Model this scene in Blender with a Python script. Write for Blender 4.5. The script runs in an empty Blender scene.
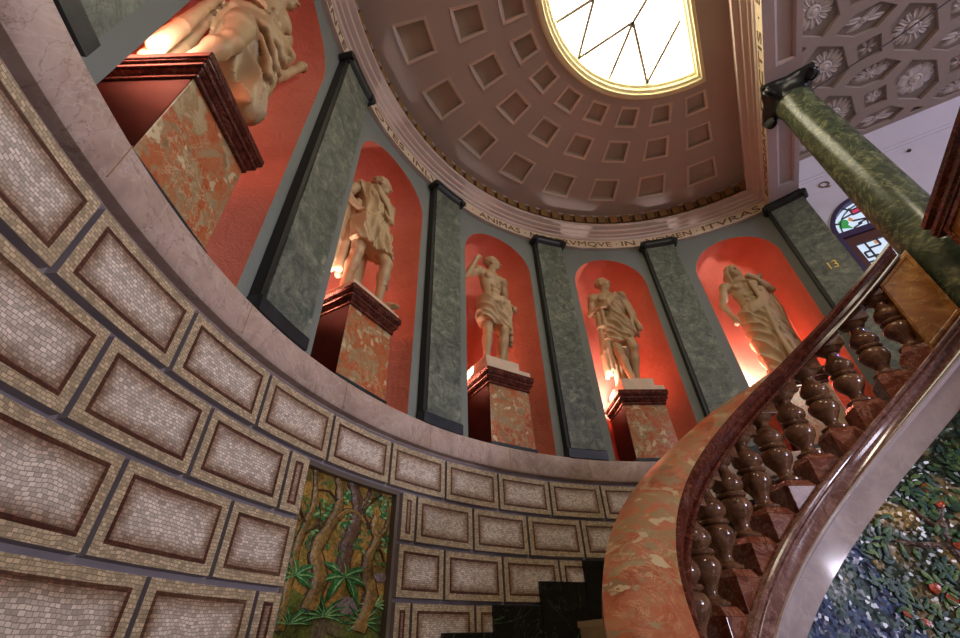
import bpy, bmesh, math, random
import numpy as np
from mathutils import Vector, Matrix
random.seed(4); rng = np.random.default_rng(4)
C = bpy.context.scene.collection
S = 3.4; Z0 = .56                      # metres per unit of rotunda radius; floor below eye level
AX = (.6279591, .33938716)             # rotunda axis seen from the camera
PHI = math.radians(-28.5559)
NX = (math.cos(PHI), math.sin(PHI)); DX = (-NX[1], NX[0])
def P(r, th, z):
    t = math.radians(th); return (r*math.cos(t)*S, r*math.sin(t)*S, (z+Z0)*S)
def N(n, t, z):
    return ((n*NX[0]+t*DX[0])*S, (n*NX[1]+t*DX[1])*S, (z+Z0)*S)
def lin(c):                            # sRGB 0-255 to linear
    return tuple(((x/255)/12.92 if x/255 <= .04045 else ((x/255+.055)/1.055)**2.4) for x in c)

# ------------------------------------------------------------------ materials
class Mt:
    def __init__(s, name, rough=.5, spec=.5, metal=0):
        s.m = bpy.data.materials.new(name); s.m.use_nodes = True
        s.t = s.m.node_tree; s.b = s.t.nodes['Principled BSDF']
        s.b.inputs['Roughness'].default_value = rough
        s.b.inputs['Specular IOR Level'].default_value = spec
        s.b.inputs['Metallic'].default_value = metal
        s._pos = None
    def n(s, typ, **kw):
        nd = s.t.nodes.new(typ)
        for k, v in kw.items():
            if hasattr(nd, k): setattr(nd, k, v)
        return nd
    def link(s, a, b): s.t.links.new(a, b)
    def pos(s):
        if s._pos is None: s._pos = s.n('ShaderNodeNewGeometry').outputs['Position']
        return s._pos
    def noise(s, scale, detail=6, dist=0, rough=.55, vec=None, out='Fac'):
        nd = s.n('ShaderNodeTexNoise')
        nd.inputs['Scale'].default_value = scale; nd.inputs['Detail'].default_value = detail
        nd.inputs['Distortion'].default_value = dist; nd.inputs['Roughness'].default_value = rough
        s.link(vec or s.pos(), nd.inputs['Vector']); return nd.outputs[out]
    def ramp(s, fac, stops, interp='LINEAR'):
        nd = s.n('ShaderNodeValToRGB'); cr = nd.color_ramp; cr.interpolation = interp
        while len(cr.elements) < len(stops): cr.elements.new(.5)
        for e, (p, c) in zip(cr.elements, stops):
            e.position = p; e.color = (c, c, c, 1) if isinstance(c, (int, float)) else (*c, 1)
        s.link(fac, nd.inputs['Fac']); return nd.outputs['Color']
    def mix(s, fac, a, b, mode='MIX'):
        nd = s.n('ShaderNodeMix', data_type='RGBA', blend_type=mode)
        for sock, v in ((nd.inputs[0], fac), (nd.inputs[6], a), (nd.inputs[7], b)):
            if isinstance(v, (int, float)): sock.default_value = v
            elif isinstance(v, tuple): sock.default_value = (*v, 1)
            else: s.link(v, sock)
        return nd.outputs[2]
    def math(s, op, a, b=0.0, c=None):
        nd = s.n('ShaderNodeMath', operation=op)
        for i, v in enumerate((a, b) if c is None else (a, b, c)):
            if isinstance(v, (int, float)): nd.inputs[i].default_value = v
            else: s.link(v, nd.inputs[i])
        return nd.outputs[0]
    def color(s, c):
        if isinstance(c, tuple): s.b.inputs['Base Color'].default_value = (*c, 1)
        else: s.link(c, s.b.inputs['Base Color'])
        return s
    def bump(s, h, strength=.3, dist=.01):
        nd = s.n('ShaderNodeBump'); nd.inputs['Strength'].default_value = strength
        nd.inputs['Distance'].default_value = dist
        s.link(h, nd.inputs['Height']); s.link(nd.outputs[0], s.b.inputs['Normal']); return s

def marble(name, stops, scale=3, dist=1.5, rough=.25, veins=(), detail=8, spec=.5):
    m = Mt(name, rough, spec)
    c = m.ramp(m.noise(scale, detail, dist, .62), stops)
    for col, sc, w, amt in veins:
        v = m.math('ABSOLUTE', m.math('SUBTRACT', m.noise(sc, 7, 2.2, .6), .5))
        c = m.mix(m.math('MULTIPLY', m.ramp(v, [(0, 1.0), (w, 0.0)]), amt), c, col)
    m.color(c); return m
def breccia(name, stops, scale=4, rough=.22, cream=lin((214, 190, 150))):
    m = Mt(name, rough)
    d = m.n('ShaderNodeVectorMath', operation='MULTIPLY_ADD')
    nz = m.noise(3.0, 5, 0, .6, out='Color')
    m.link(nz, d.inputs[0]); d.inputs[1].default_value = (.55, .55, .55); m.link(m.pos(), d.inputs[2])
    vo = m.n('ShaderNodeTexVoronoi'); vo.inputs['Scale'].default_value = scale
    m.link(d.outputs[0], vo.inputs['Vector'])
    sep = m.n('ShaderNodeSeparateColor'); m.link(vo.outputs['Color'], sep.inputs[0])
    v2 = m.n('ShaderNodeTexVoronoi'); v2.inputs['Scale'].default_value = scale*3.7; m.link(d.outputs[0], v2.inputs['Vector'])
    s2 = m.n('ShaderNodeSeparateColor'); m.link(v2.outputs['Color'], s2.inputs[0])
    f = m.math('ADD', m.math('ADD', m.math('MULTIPLY', sep.outputs[0], .24), m.math('MULTIPLY', s2.outputs[0], .2)), m.math('MULTIPLY', m.noise(7, 10, 1.2, .72), .62))
    c = m.ramp(f, stops)
    v = m.math('ABSOLUTE', m.math('SUBTRACT', m.noise(5.5, 8, 2.5, .65), .5))
    c = m.mix(m.math('MULTIPLY', m.ramp(v, [(0, 1.0), (.016, 0.0)]), m.ramp(m.noise(2.6, 4), [(.45, 0.0), (.6, .85)])), c, cream)
    c = m.mix(m.ramp(m.noise(9, 5, 1.0), [(.66, 0.0), (.74, .55)]), c, lin((70, 62, 52)))
    v3 = m.n('ShaderNodeTexVoronoi'); v3.inputs['Scale'].default_value = scale*2.6; m.link(d.outputs[0], v3.inputs['Vector'])
    s3 = m.n('ShaderNodeSeparateColor'); m.link(v3.outputs['Color'], s3.inputs[0])
    fr = m.math('MULTIPLY', m.ramp(s3.outputs[1], [(.50, 0.0), (.54, 1.0)]), m.ramp(v3.outputs['Distance'], [(.38, .85), (.52, 0.0)]))
    c = m.mix(fr, c, m.ramp(s3.outputs[2], [(.0, lin((120, 104, 76))), (.5, lin((168, 150, 112))), (1.0, lin((206, 190, 152)))]))
    m.color(c); return m
def plain(name, c, rough=.5, spec=.5, metal=0, var=.12, scale=6, bump=0):
    m = Mt(name, rough, spec, metal)
    dk = tuple(x*(1-var) for x in c); lt = tuple(min(1, x*(1+var)) for x in c)
    m.color(m.ramp(m.noise(scale, 6), [(.3, dk), (.7, lt)]))
    if bump: m.bump(m.noise(scale*9, 6), bump, .01)
    return m
def emit(name, c, strength):
    m = Mt(name, .3); m.color(tuple(x*.5 for x in c))
    m.b.inputs['Emission Color'].default_value = (*c, 1); m.b.inputs['Emission Strength'].default_value = strength
    return m

M = {}
M['green'] = marble('green_marble', [(.28, lin((44, 52, 46))), (.45, lin((92, 101, 90))), (.58, lin((120, 127, 112))), (.75, lin((158, 160, 138)))], 11, .8, .4, [(lin((150, 154, 130)), 9, .02, .45), (lin((40, 48, 44)), 5, .025, .5), (lin((60, 70, 68)), 1.2, .08, .5)], 15)
M['column'] = marble('column_green_marble', [(.25, lin((40, 46, 38))), (.45, lin((70, 79, 60))), (.62, lin((98, 105, 78))), (.85, lin((142, 144, 110)))], 6.5, 1.4, .26, [(lin((168, 170, 118)), 3.2, .025, .5), (lin((42, 58, 46)), 1.6, .05, .6)], 12)
M['slate'] = marble('dark_slate', [(.3, lin((24, 28, 30))), (.7, lin((50, 56, 62)))], 5, 1, .3)
M['blackgreen'] = plain('black_green_stone', lin((26, 30, 28)), .35)
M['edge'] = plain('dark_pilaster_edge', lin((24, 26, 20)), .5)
M['grey'] = plain('grey_paint', lin((116, 122, 116)), .75, var=.05, scale=1.5)
M['nichered'] = Mt('red_plaster', .8, .25)
_m = M['nichered']; _m.color(_m.ramp(_m.noise(2.2, 7), [(.3, lin((222, 122, 94))), (.7, lin((236, 140, 114)))]))
_m.bump(_m.noise(9, 9, .6, .7), .55, .03)
M['plaster'] = plain('ceiling_plaster', lin((190, 177, 168)), .8, .2, var=.05, scale=1.2)
M['cofferdeep'] = plain('coffer_ground', lin((186, 174, 158)), .85, .2, var=.06, scale=3)
M['cofferlip'] = plain('coffer_lip', lin((224, 208, 194)), .8, .2, var=.03)
M['cornice'] = plain('cornice_stucco', lin((206, 188, 178)), .6, .3, var=.04)
M['frieze'] = plain('frieze_stucco', lin((214, 196, 168)), .6, .3, var=.05)
M['dentil'] = plain('dentil_ochre', lin((150, 118, 76)), .7, .2)
M['letter'] = plain('letter_bronze', lin((112, 82, 46)), .5)
M['beamgrey'] = plain('soffit_paint', lin((190, 176, 176)), .7, .3, var=.04)
M['gold'] = plain('gold_leaf', lin((250, 212, 104)), .4, .5, .2, .1)
M['cream'] = plain('skylight_cream', lin((252, 240, 196)), .6, .3, var=.05)
M['bar'] = plain('glazing_lead', lin((236, 234, 220)), .5)
M['pink'] = marble('pink_ledge_marble', [(.25, lin((150, 128, 114))), (.5, lin((182, 160, 146))), (.75, lin((204, 186, 174)))], 2.2, 1.8, .35, [(lin((112, 88, 76)), 1.6, .006, .7), (lin((214, 200, 190)), 2.4, .02, .4)], 9)
M['breccia'] = breccia('red_breccia', [(.2, lin((96, 50, 30))), (.38, lin((168, 88, 50))), (.52, lin((170, 104, 66))), (.64, lin((150, 126, 90))), (.85, lin((186, 164, 126)))], 5.2)
M['breccia_rail'] = breccia('orange_breccia', [(.2, lin((120, 62, 38))), (.40, lin((164, 88, 56))), (.55, lin((180, 112, 78))), (.66, lin((148, 124, 86))), (.78, lin((166, 146, 106))), (.9, lin((198, 178, 140)))], 4.4, .3)
M['redside'] = marble('breccia_side_reflection', [(.3, lin((44, 12, 8))), (.7, lin((70, 20, 13)))], 4, 1.5, .5, spec=.2)  # breccia pedestal sides: the niche's dark red reflection put into the colour
M['redmould'] = marble('oxblood_marble', [(.3, lin((48, 18, 13))), (.55, lin((86, 38, 28))), (.8, lin((124, 74, 56)))], 8, 2.5, .15, [(lin((160, 118, 92)), 6, .012, .4)])
M['baluster'] = marble('brown_violet_marble', [(.3, lin((72, 46, 30))), (.55, lin((116, 80, 54))), (.8, lin((152, 116, 88)))], 7, 2, .12, [(lin((160, 124, 100)), 6, .02, .4)])
M['die'] = marble('russet_marble', [(.3, lin((80, 36, 20))), (.55, lin((122, 66, 44))), (.8, lin((160, 120, 96)))], 5, 2, .18, [(lin((180, 150, 128)), 5, .02, .5)])
M['string'] = marble('lilac_grey_marble', [(.3, lin((164, 150, 150))), (.7, lin((200, 186, 184)))], 2, 2, .12, [(lin((206, 192, 186)), 2.4, .02, .4)])
M['stringmould'] = marble('mauve_moulding_marble', [(.3, lin((96, 62, 54))), (.55, lin((134, 98, 90))), (.8, lin((172, 142, 134)))], 7, 2.2, .12, [(lin((196, 168, 156)), 5, .015, .5)])
M['border'] = plain('mosaic_border', lin((104, 92, 80)), .5)
M['ochre'] = marble('ochre_marble', [(.3, lin((118, 74, 28))), (.55, lin((170, 116, 52))), (.8, lin((196, 152, 86)))], 3.5, 2.5, .2, [(lin((206, 172, 112)), 4, .018, .6)])
M['step'] = plain('beige_step_stone', lin((186, 168, 136)), .4)
M['black'] = marble('black_marble', [(.3, lin((10, 12, 11))), (.7, lin((24, 28, 26)))], 3, 1.5, .18, [(lin((110, 120, 112)), 2.2, .003, .5), (lin((66, 106, 66)), .6, .005, .6)])
M['statue'] = Mt('patinated_plaster', .42, .4)
_m = M['statue']; _m.color(_m.ramp(_m.noise(3, 6), [(.3, lin((168, 142, 102))), (.7, lin((194, 168, 128)))]))
_m.bump(_m.noise(40, 4), .08, .004)
M['block'] = plain('block_stone', lin((206, 184, 158)), .6)
M['wallwhite'] = plain('white_wall', lin((226, 222, 232)), .8, .2, var=.03)
M['wood'] = plain('door_wood', lin((92, 56, 52)), .45)
M['frameblue'] = plain('painted_frame', lin((70, 56, 92)), .4)
M['glasslit'] = emit('daylit_glass', lin((206, 224, 246)), .8)
M['glassred'] = emit('red_glass', lin((190, 60, 90)), .8)
M['glassgreen'] = emit('green_glass', lin((60, 150, 80)), .7)
M['glassamber'] = emit('amber_glass', lin((196, 130, 80)), .8)
M['sky'] = emit('skylight_glass', (1.0, .92, .68), 8.0)
M['relief'] = plain('relief_plaster', lin((206, 196, 188)), .8, .2, var=.05)
M['hexground'] = plain('hex_ground', lin((150, 138, 126)), .85, .2, var=.05)
M['hexrib'] = plain('hex_rib', lin((166, 150, 138)), .8, .2, var=.04)
M['wire'] = plain('wire_dark', lin((60, 48, 52)), .5)
M['floor'] = marble('floor_stone', [(.3, lin((120, 104, 88))), (.7, lin((160, 144, 124)))], 2, 1, .3)

def tess_mat():
    m = Mt('mosaic_tesserae', .5, .4)
    uv = m.n('ShaderNodeUVMap', uv_map='UVMap').outputs[0]
    e1 = m.n('ShaderNodeSeparateXYZ'); m.link(m.n('ShaderNodeUVMap', uv_map='EdgeA').outputs[0], e1.inputs[0])
    e2 = m.n('ShaderNodeSeparateXYZ'); m.link(m.n('ShaderNodeUVMap', uv_map='EdgeB').outputs[0], e2.inputs[0])
    d = m.math('MINIMUM', m.math('MINIMUM', e1.outputs[0], e1.outputs[1]), m.math('MINIMUM', e2.outputs[0], e2.outputs[1]))
    wob = m.noise(5.0, 4, vec=uv, out='Color')
    v = m.n('ShaderNodeVectorMath', operation='MULTIPLY_ADD'); m.link(wob, v.inputs[0]); v.inputs[1].default_value = (.05, .05, 0); m.link(uv, v.inputs[2])
    br = m.n('ShaderNodeTexBrick'); m.link(v.outputs[0], br.inputs['Vector'])
    br.inputs['Scale'].default_value = 1; br.inputs['Brick Width'].default_value = .019; br.inputs['Row Height'].default_value = .0128
    br.inputs['Mortar Size'].default_value = .0013; br.inputs['Mortar Smooth'].default_value = .2; br.offset_frequency = 2
    br.inputs['Color1'].default_value = (.62, .61, .60, 1); br.inputs['Color2'].default_value = (1.22, 1.22, 1.22, 1); br.inputs['Mortar'].default_value = (.42, .40, .39, 1)
    dn = m.math('ADD', d, m.math('MULTIPLY', m.math('SUBTRACT', m.noise(14, 3, vec=uv), .5), .03))
    fld = m.ramp(dn, [(.0, lin((140, 108, 88))), (.052, lin((140, 108, 88))), (.078, lin((184, 164, 146))), (.11, lin((222, 210, 198)))])
    band = m.ramp(d, [(.0, lin((194, 176, 146))), (.037, lin((84, 46, 34))), (.054, lin((255, 255, 255)))], 'CONSTANT')
    isf = m.ramp(d, [(.0, 0.0), (.054, 1.0)], 'CONSTANT')
    base = m.mix(isf, band, fld)
    base = m.mix(m.ramp(m.noise(1.1, 5, vec=uv), [(.4, 0.0), (.8, .3)]), base, lin((176, 150, 108)))
    c = m.mix(1.0, base, br.outputs['Color'], 'MULTIPLY')
    m.color(c); m.bump(br.outputs['Fac'], -.5, .004)
    m.t.nodes[-1]
    return m
M['tess'] = tess_mat()
M['groove'] = plain('groove_mosaic', lin((140, 132, 134)), .6)
def flat_tess(name, stops, scale, cell=70, rough=.3, jit=.35, bump=.4, metal=0):
    m = Mt(name, rough, .5, metal)
    vo = m.n('ShaderNodeTexVoronoi'); vo.inputs['Scale'].default_value = cell; m.link(m.pos(), vo.inputs['Vector'])
    c = m.ramp(m.noise(scale, 5, .6), stops)
    sep = m.n('ShaderNodeSeparateColor'); m.link(vo.outputs['Color'], sep.inputs[0])
    k = m.ramp(sep.outputs[0], [(0, 1-jit), (1, 1+jit)])
    m.color(m.mix(1.0, c, k, 'MULTIPLY'))
    # every tessera is set at a slightly different tilt
    nm = m.n('ShaderNodeVectorMath', operation='MULTIPLY_ADD'); m.link(vo.outputs['Color'], nm.inputs[0])
    nm.inputs[1].default_value = (bump, bump, bump)
    gg = m.n('ShaderNodeNewGeometry'); sb = m.n('ShaderNodeVectorMath', operation='SUBTRACT'); m.link(gg.outputs['Normal'], sb.inputs[0]); sb.inputs[1].default_value = (bump/2,)*3
    m.link(sb.outputs[0], nm.inputs[2])
    nn = m.n('ShaderNodeVectorMath', operation='NORMALIZE'); m.link(nm.outputs[0], nn.inputs[0]); m.link(nn.outputs[0], m.b.inputs['Normal'])
    return m
M['moss'] = flat_tess('forest_ground_mosaic', [(.28, lin((48, 52, 26))), (.42, lin((122, 98, 42))), (.55, lin((168, 128, 62))), (.66, lin((86, 104, 40))), (.8, lin((170, 160, 106)))], 5, 80)
M['shade'] = flat_tess('undergrowth_mosaic', [(.3, lin((60, 66, 34))), (.5, lin((104, 112, 46))), (.7, lin((112, 92, 80)))], 5, 80)
M['trunk'] = flat_tess('trunk_mosaic', [(.3, lin((80, 60, 30))), (.5, lin((126, 98, 48))), (.7, lin((158, 126, 66)))], 9, 90, .4)
M['trunkdark'] = flat_tess('dark_trunk_mosaic', [(.3, lin((58, 40, 30))), (.7, lin((110, 82, 58)))], 9, 90, .4)
M['bark'] = flat_tess('bark_line_mosaic', [(.3, lin((52, 34, 18))), (.7, lin((78, 52, 24)))], 9, 90, .4)
M['frond'] = flat_tess('frond_mosaic', [(.3, lin((30, 78, 44))), (.6, lin((56, 118, 62))), (.8, lin((110, 160, 90)))], 8, 90)
M['frondlight'] = flat_tess('pale_frond_mosaic', [(.3, lin((80, 140, 78))), (.7, lin((150, 184, 120)))], 8, 90)
M['stonegrey'] = flat_tess('grey_rock_mosaic', [(.3, lin((112, 100, 100))), (.7, lin((150, 138, 136)))], 8, 90)
M['orchard'] = flat_tess('orchard_ground_mosaic', [(.3, lin((22, 36, 26))), (.5, lin((44, 62, 40))), (.58, lin((126, 104, 58))), (.7, lin((196, 168, 96)))], 4.2, 60, .3, .6, .7)
M['bluefield'] = flat_tess('blue_mosaic', [(.3, lin((40, 50, 92))), (.45, lin((66, 80, 110))), (.56, lin((70, 92, 84))), (.7, lin((150, 154, 160)))], 5, 60, .28, .7, .8)
M['leafdark'] = flat_tess('dark_leaf_mosaic', [(.3, lin((34, 66, 42))), (.7, lin((60, 106, 62)))], 8, 80, .5, .35, .12)
M['leafmid'] = flat_tess('mid_leaf_mosaic', [(.3, lin((58, 98, 50))), (.7, lin((110, 140, 70)))], 8, 80, .5, .35, .12)
M['leafblue'] = flat_tess('teal_leaf_mosaic', [(.3, lin((24, 60, 58))), (.7, lin((56, 100, 86)))], 8, 80, .5, .35, .12)
M['orange'] = flat_tess('orange_fruit_mosaic', [(.3, lin((168, 56, 30))), (.7, lin((206, 92, 48)))], 8, 80, .3)

# ------------------------------------------------------------------ mesh building
def base_of(vs):
    a = np.array(vs); lo = a.min(0); hi = a.max(0)
    return Vector(((lo[0]+hi[0])/2, (lo[1]+hi[1])/2, lo[2]))
class MB:
    def __init__(s): s.v = []; s.f = []; s.m = []; s.uv = []; s.ea = []; s.eb = []
    def add(s, vs, fs, mi=0, uv=None, ea=None, eb=None):
        o = len(s.v); s.v += [tuple(p) for p in vs]
        s.f += [tuple(i+o for i in f) for f in fs]
        s.m += list(mi) if isinstance(mi, (list, tuple)) else [mi]*len(fs)
        z = [(9., 9.)]*len(vs)
        s.uv += uv or z; s.ea += ea or z; s.eb += eb or z
        return s
    def quad(s, a, b, c, d, mi=0): return s.add([a, b, c, d], [(0, 1, 2, 3)], mi)
    def hexa(s, p, mi=0):              # 8 points: bottom loop 0-3, top loop 4-7
        return s.add(p, [(0, 3, 2, 1), (4, 5, 6, 7), (0, 1, 5, 4), (1, 2, 6, 5), (2, 3, 7, 6), (3, 0, 4, 7)], mi)
    def boxN(s, n0, n1, t0, t1, z0, z1, mi=0):
        return s.hexa([N(n0, t0, z0), N(n1, t0, z0), N(n1, t1, z0), N(n0, t1, z0), N(n0, t0, z1), N(n1, t0, z1), N(n1, t1, z1), N(n0, t1, z1)], mi)
    def loft(s, rings, mi=0, closed=True, caps=True):
        k = len(rings[0]); vs = [p for r in rings for p in r]; fs = []; ms = []
        for i in range(len(rings)-1):
            for j in range(k if closed else k-1):
                j2 = (j+1) % k
                fs.append((i*k+j, i*k+j2, (i+1)*k+j2, (i+1)*k+j)); ms.append(mi[j] if isinstance(mi, (list, tuple)) else mi)
        if caps and closed:
            m0 = mi[0] if isinstance(mi, (list, tuple)) else mi
            fs += [tuple(range(k))[::-1], tuple((len(rings)-1)*k+j for j in range(k))]; ms += [m0, m0]
        return s.add(vs, fs, ms)
    def arc(s, prof, a0, a1, n, mi=0, zf=None, closed=True):
        zf = zf or (lambda th: 0)
        return s.loft([[P(r, th, z+zf(th)) for r, z in prof] for th in np.linspace(a0, a1, n+1)], mi, closed)
    def linear(s, prof, t0, t1, mi=0, closed=True):
        return s.loft([[N(q, t, z) for q, z in prof] for t in (t0, t1)], mi, closed)
    def lathe(s, prof, seg=24, mi=0, c=(0, 0, 0)):
        return s.loft([[(c[0]+r*math.cos(2*math.pi*k/seg), c[1]+r*math.sin(2*math.pi*k/seg), c[2]+z) for k in range(seg)] for r, z in prof], mi)
    def tube(s, pts, r, seg=8, mi=0, r2=None):
        pts = [Vector(p) for p in pts]; rings = []
        for i, p in enumerate(pts):
            d = (pts[min(i+1, len(pts)-1)]-pts[max(i-1, 0)]).normalized()
            a = d.cross(Vector((0, 0, 1)) if abs(d.z) < .9 else Vector((1, 0, 0))).normalized(); b = d.cross(a)
            q = r if r2 is None else r+(r2-r)*i/(len(pts)-1)
            rings.append([tuple(p+q*(math.cos(2*math.pi*k/seg)*a+math.sin(2*math.pi*k/seg)*b)) for k in range(seg)])
        return s.loft(rings, mi)
    def build(s, name, mats, parent=None, smooth=None, bevel=0, recalc=True, local=False, uv=False):
        mats = mats if isinstance(mats, (list, tuple)) else [mats]
        org = Vector((0, 0, 0)) if local else (base_of(s.v) if parent is None else Vector(parent.location) if parent.parent is None else Vector(parent.location)+Vector(parent.parent.location))
        me = bpy.data.meshes.new(name)
        me.from_pydata([tuple(Vector(p)-org) for p in s.v], [], s.f)
        for k in mats: me.materials.append(M[k].m)
        me.polygons.foreach_set('material_index', s.m)
        if uv:
            li = np.zeros(len(me.loops), dtype=np.int32); me.loops.foreach_get('vertex_index', li)
            for nm, src in (('UVMap', s.uv), ('EdgeA', s.ea), ('EdgeB', s.eb)):
                l = me.uv_layers.new(name=nm); l.data.foreach_set('uv', np.array(src, dtype=np.float32)[li].ravel())
        if recalc:
            bm = bmesh.new(); bm.from_mesh(me); bmesh.ops.recalc_face_normals(bm, faces=bm.faces); bm.to_mesh(me); bm.free()
        if smooth is not None:
            me.polygons.foreach_set('use_smooth', [True]*len(me.polygons))
            if smooth < 3.2:
                me.set_sharp_from_angle(angle=smooth)
        o = bpy.data.objects.new(name, me); C.objects.link(o)
        if parent is None: o.location = org
        else: o.parent = parent
        if bevel:
            b = o.modifiers.new('bevel', 'BEVEL'); b.width = bevel; b.segments = 2; b.limit_method = 'ANGLE'
        me.update(); return o
def tag(o, label, cat, group=None):
    o['label'] = label; o['category'] = cat
    if group: o['group'] = group
    return o
def thing(name, loc, label=None, cat=None, group=None, rot=0):
    o = bpy.data.objects.new(name, None); C.objects.link(o); o.location = loc; o.rotation_euler = (0, 0, rot); o.empty_display_size = .2
    if label: tag(o, label, cat, group)
    return o
def struct(o, label=None):
    o['kind'] = 'structure'
    if label: o['label'] = label
    return o

HLT, HLB, HE, HC, HZ = .4376, .3759, 1.4056, 1.5073, 1.58
PIL = [51.2+28.6*k for k in range(8)]            # pilasters round the wall
NIC = [65.4, 94.0, 122.5, 151.1, 179.6, 208.2, 236.8]
HW = 8.55                                          # half width of a niche in degrees
SLOPE = .006
def zst(th): return -SLOPE*(th-90)
SM = math.radians(35)

# ------------------------------------------------------------------ lower wall of mosaic blocks
g = MB()
g.arc([(1.0125, -.56), (1.0125, .372), (1.06, .372), (1.06, -.56)], 40, 143.7, 60, 0)
g.arc([(1.0125, -.56), (1.0125, .372), (1.06, .372), (1.06, -.56)], 157.5, 250, 60, 0)
g.arc([(1.0125, .268), (1.0125, .372), (1.06, .372), (1.06, .268)], 143.7, 157.5, 12, 0)
g.arc([(1.045, -.56), (1.045, .27), (1.06, .27), (1.06, -.56)], 143.7, 157.5, 12, 0)
def block(a0, a1, z0, z1):
    gz = .0032; ga = .19
    a0 += ga; a1 -= ga; z0 += gz; z1 -= gz
    n = max(2, int((a1-a0)/1.2)); w = math.radians(a1-a0)*S; h = (z1-z0)*S
    vs = []; uv = []; ea = []; eb = []; fs = []
    off = (random.random()*3, random.random()*3)
    for i, th in enumerate(np.linspace(a1, a0, n+1)):
        u = w*i/n
        for r, z, v in ((1.0125, z0, 0), (1.0022, z0+.0012, 0), (1.0022, z1-.0012, h), (1.0125, z1, h)):
            vs.append(P(r, th, z)); uv.append((u+off[0], v+off[1])); ea.append((u, v)); eb.append((w-u, h-v))
    ms = []
    for i in range(n):
        for j in range(3): fs.append((i*4+j, i*4+j+1, i*4+5+j, i*4+4+j)); ms.append(1 if j == 1 else 0)
    fs += [(0, 3, 2, 1), (n*4, n*4+1, n*4+2, n*4+3)]; ms += [0, 0]
    g.add(vs, fs, ms, uv, ea, eb)
for row in range(9):
    z1 = .3665 - .0972*row; z0 = z1-.0972
    if row == 0: z0 = .2700
    off = 107.4 if row % 2 == 0 else 112.2
    k0 = int((40-off)/9.63)-1
    for k in range(k0, 16):
        a0 = off+9.63*k; a1 = a0+9.63
        if a1 < 41 or a0 > 249: continue
        if row == 0: block(max(a0, 41), min(a1, 249), z0, z1); continue
        if a1 <= 143.7 or a0 >= 157.5: block(max(a0, 41), min(a1, 249), z0, z1)
        else:
            if a0 < 143.7-1: block(a0, 143.6, z0, z1)
            if a1 > 157.5+1: block(157.6, a1, z0, z1)
struct(g.build('wall_left', ['groove', 'tess'], uv=True), 'curved stair wall of bevelled mosaic blocks with brown borders')

# ledge
g = MB()
g.arc([(.998, HLB), (.994, HLB+.006), (.994, HLT-.005), (.998, HLT), (1.23, HLT), (1.23, .36), (1.0135, .36), (1.0135, HLB)], 46, 250, 140)
lg = struct(g.build('trim_1', 'pink', smooth=SM), 'pale pink marble ledge band above the mosaic blocks')
g = MB()
for k in range(14):
    th = 47.6+15.35*k
    g.arc([(.9935, HLB+.004), (.9935, HLT-.003), (.996, HLT-.003), (.996, HLB+.004)], th-.025, th+.025, 1)
g.build('joint', 'dentil', lg)

# ------------------------------------------------------------------ upper wall with niches
RW = 1.025; ZS = 1.345-.1525; RA = .1525
g = MB(); na = 24
edges = [47.75]+[a for c in NIC for a in (c-HW, c+HW)]+[250]
for i in range(0, len(edges), 2):
    a0, a1 = edges[i], edges[i+1]
    for b0, b1 in zip(np.linspace(a0, a1, 9)[:-1], np.linspace(a0, a1, 9)[1:]):
        g.quad(P(RW, b0, HLT-.02), P(RW, b1, HLT-.02), P(RW, b1, 1.45), P(RW, b0, 1.45))
for c in NIC:
    arch = [(c+HW*math.cos(math.pi*k/na), ZS+RA*math.sin(math.pi*k/na)) for k in range(na+1)]
    for (a, z), (b, y) in zip(arch[:-1], arch[1:]):
        g.quad(P(RW, a, z), P(RW, b, y), P(RW, b, 1.45), P(RW, a, 1.45))
struct(g.build('wall_back', 'grey', recalc=False), 'grey painted upper wall with arched niches')
for c in NIC:
    g = MB(); dep = .205
    t = math.radians(c); ux, uy = -math.sin(t), math.cos(t); ox, oy = math.cos(t), math.sin(t)
    cx = RW*math.cos(math.radians(HW))
    def loc(x, y, z):
        return ((ox*(cx+y)+ux*x)*S, (oy*(cx+y)+uy*x)*S, (z+Z0)*S)
    hw = RW*math.sin(math.radians(HW)); na2 = 20
    zl = list(np.linspace(HLT, ZS, 8))
    rows = []
    def edge_pt(k, z):
        return None
    for z in zl:
        rows.append([P(RW, c+HW, z)]+[loc(hw*math.cos(math.pi*k/na2), .012+dep*math.sin(math.pi*k/na2), z) for k in range(na2, -1, -1)][::-1]+[P(RW, c-HW, z)])
    g.loft(rows, 0, closed=False, caps=False)
    # quarter dome
    dome = []
    for j in range(11):
        f = math.pi/2*j/10
        dome.append([loc(hw*math.cos(math.pi*k/na2), .012+dep*math.sin(math.pi*k/na2)*math.cos(f), ZS+RA*math.sin(math.pi*k/na2)*math.sin(f)) for k in range(na2+1)])
    g.loft(dome, 0, closed=False, caps=False)
    # strip joining the dome mouth to the curved wall face
    m1 = [(c+HW*math.cos(math.pi*k/na2), ZS+RA*math.sin(math.pi*k/na2)) for k in range(na2+1)]
    g.loft([[P(RW, a, z) for a, z in m1], dome[-1]], 0, closed=False, caps=False)
    struct(g.build('wall_niche', 'nichered', smooth=SM, recalc=False), 'red plastered statue niche')

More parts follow.
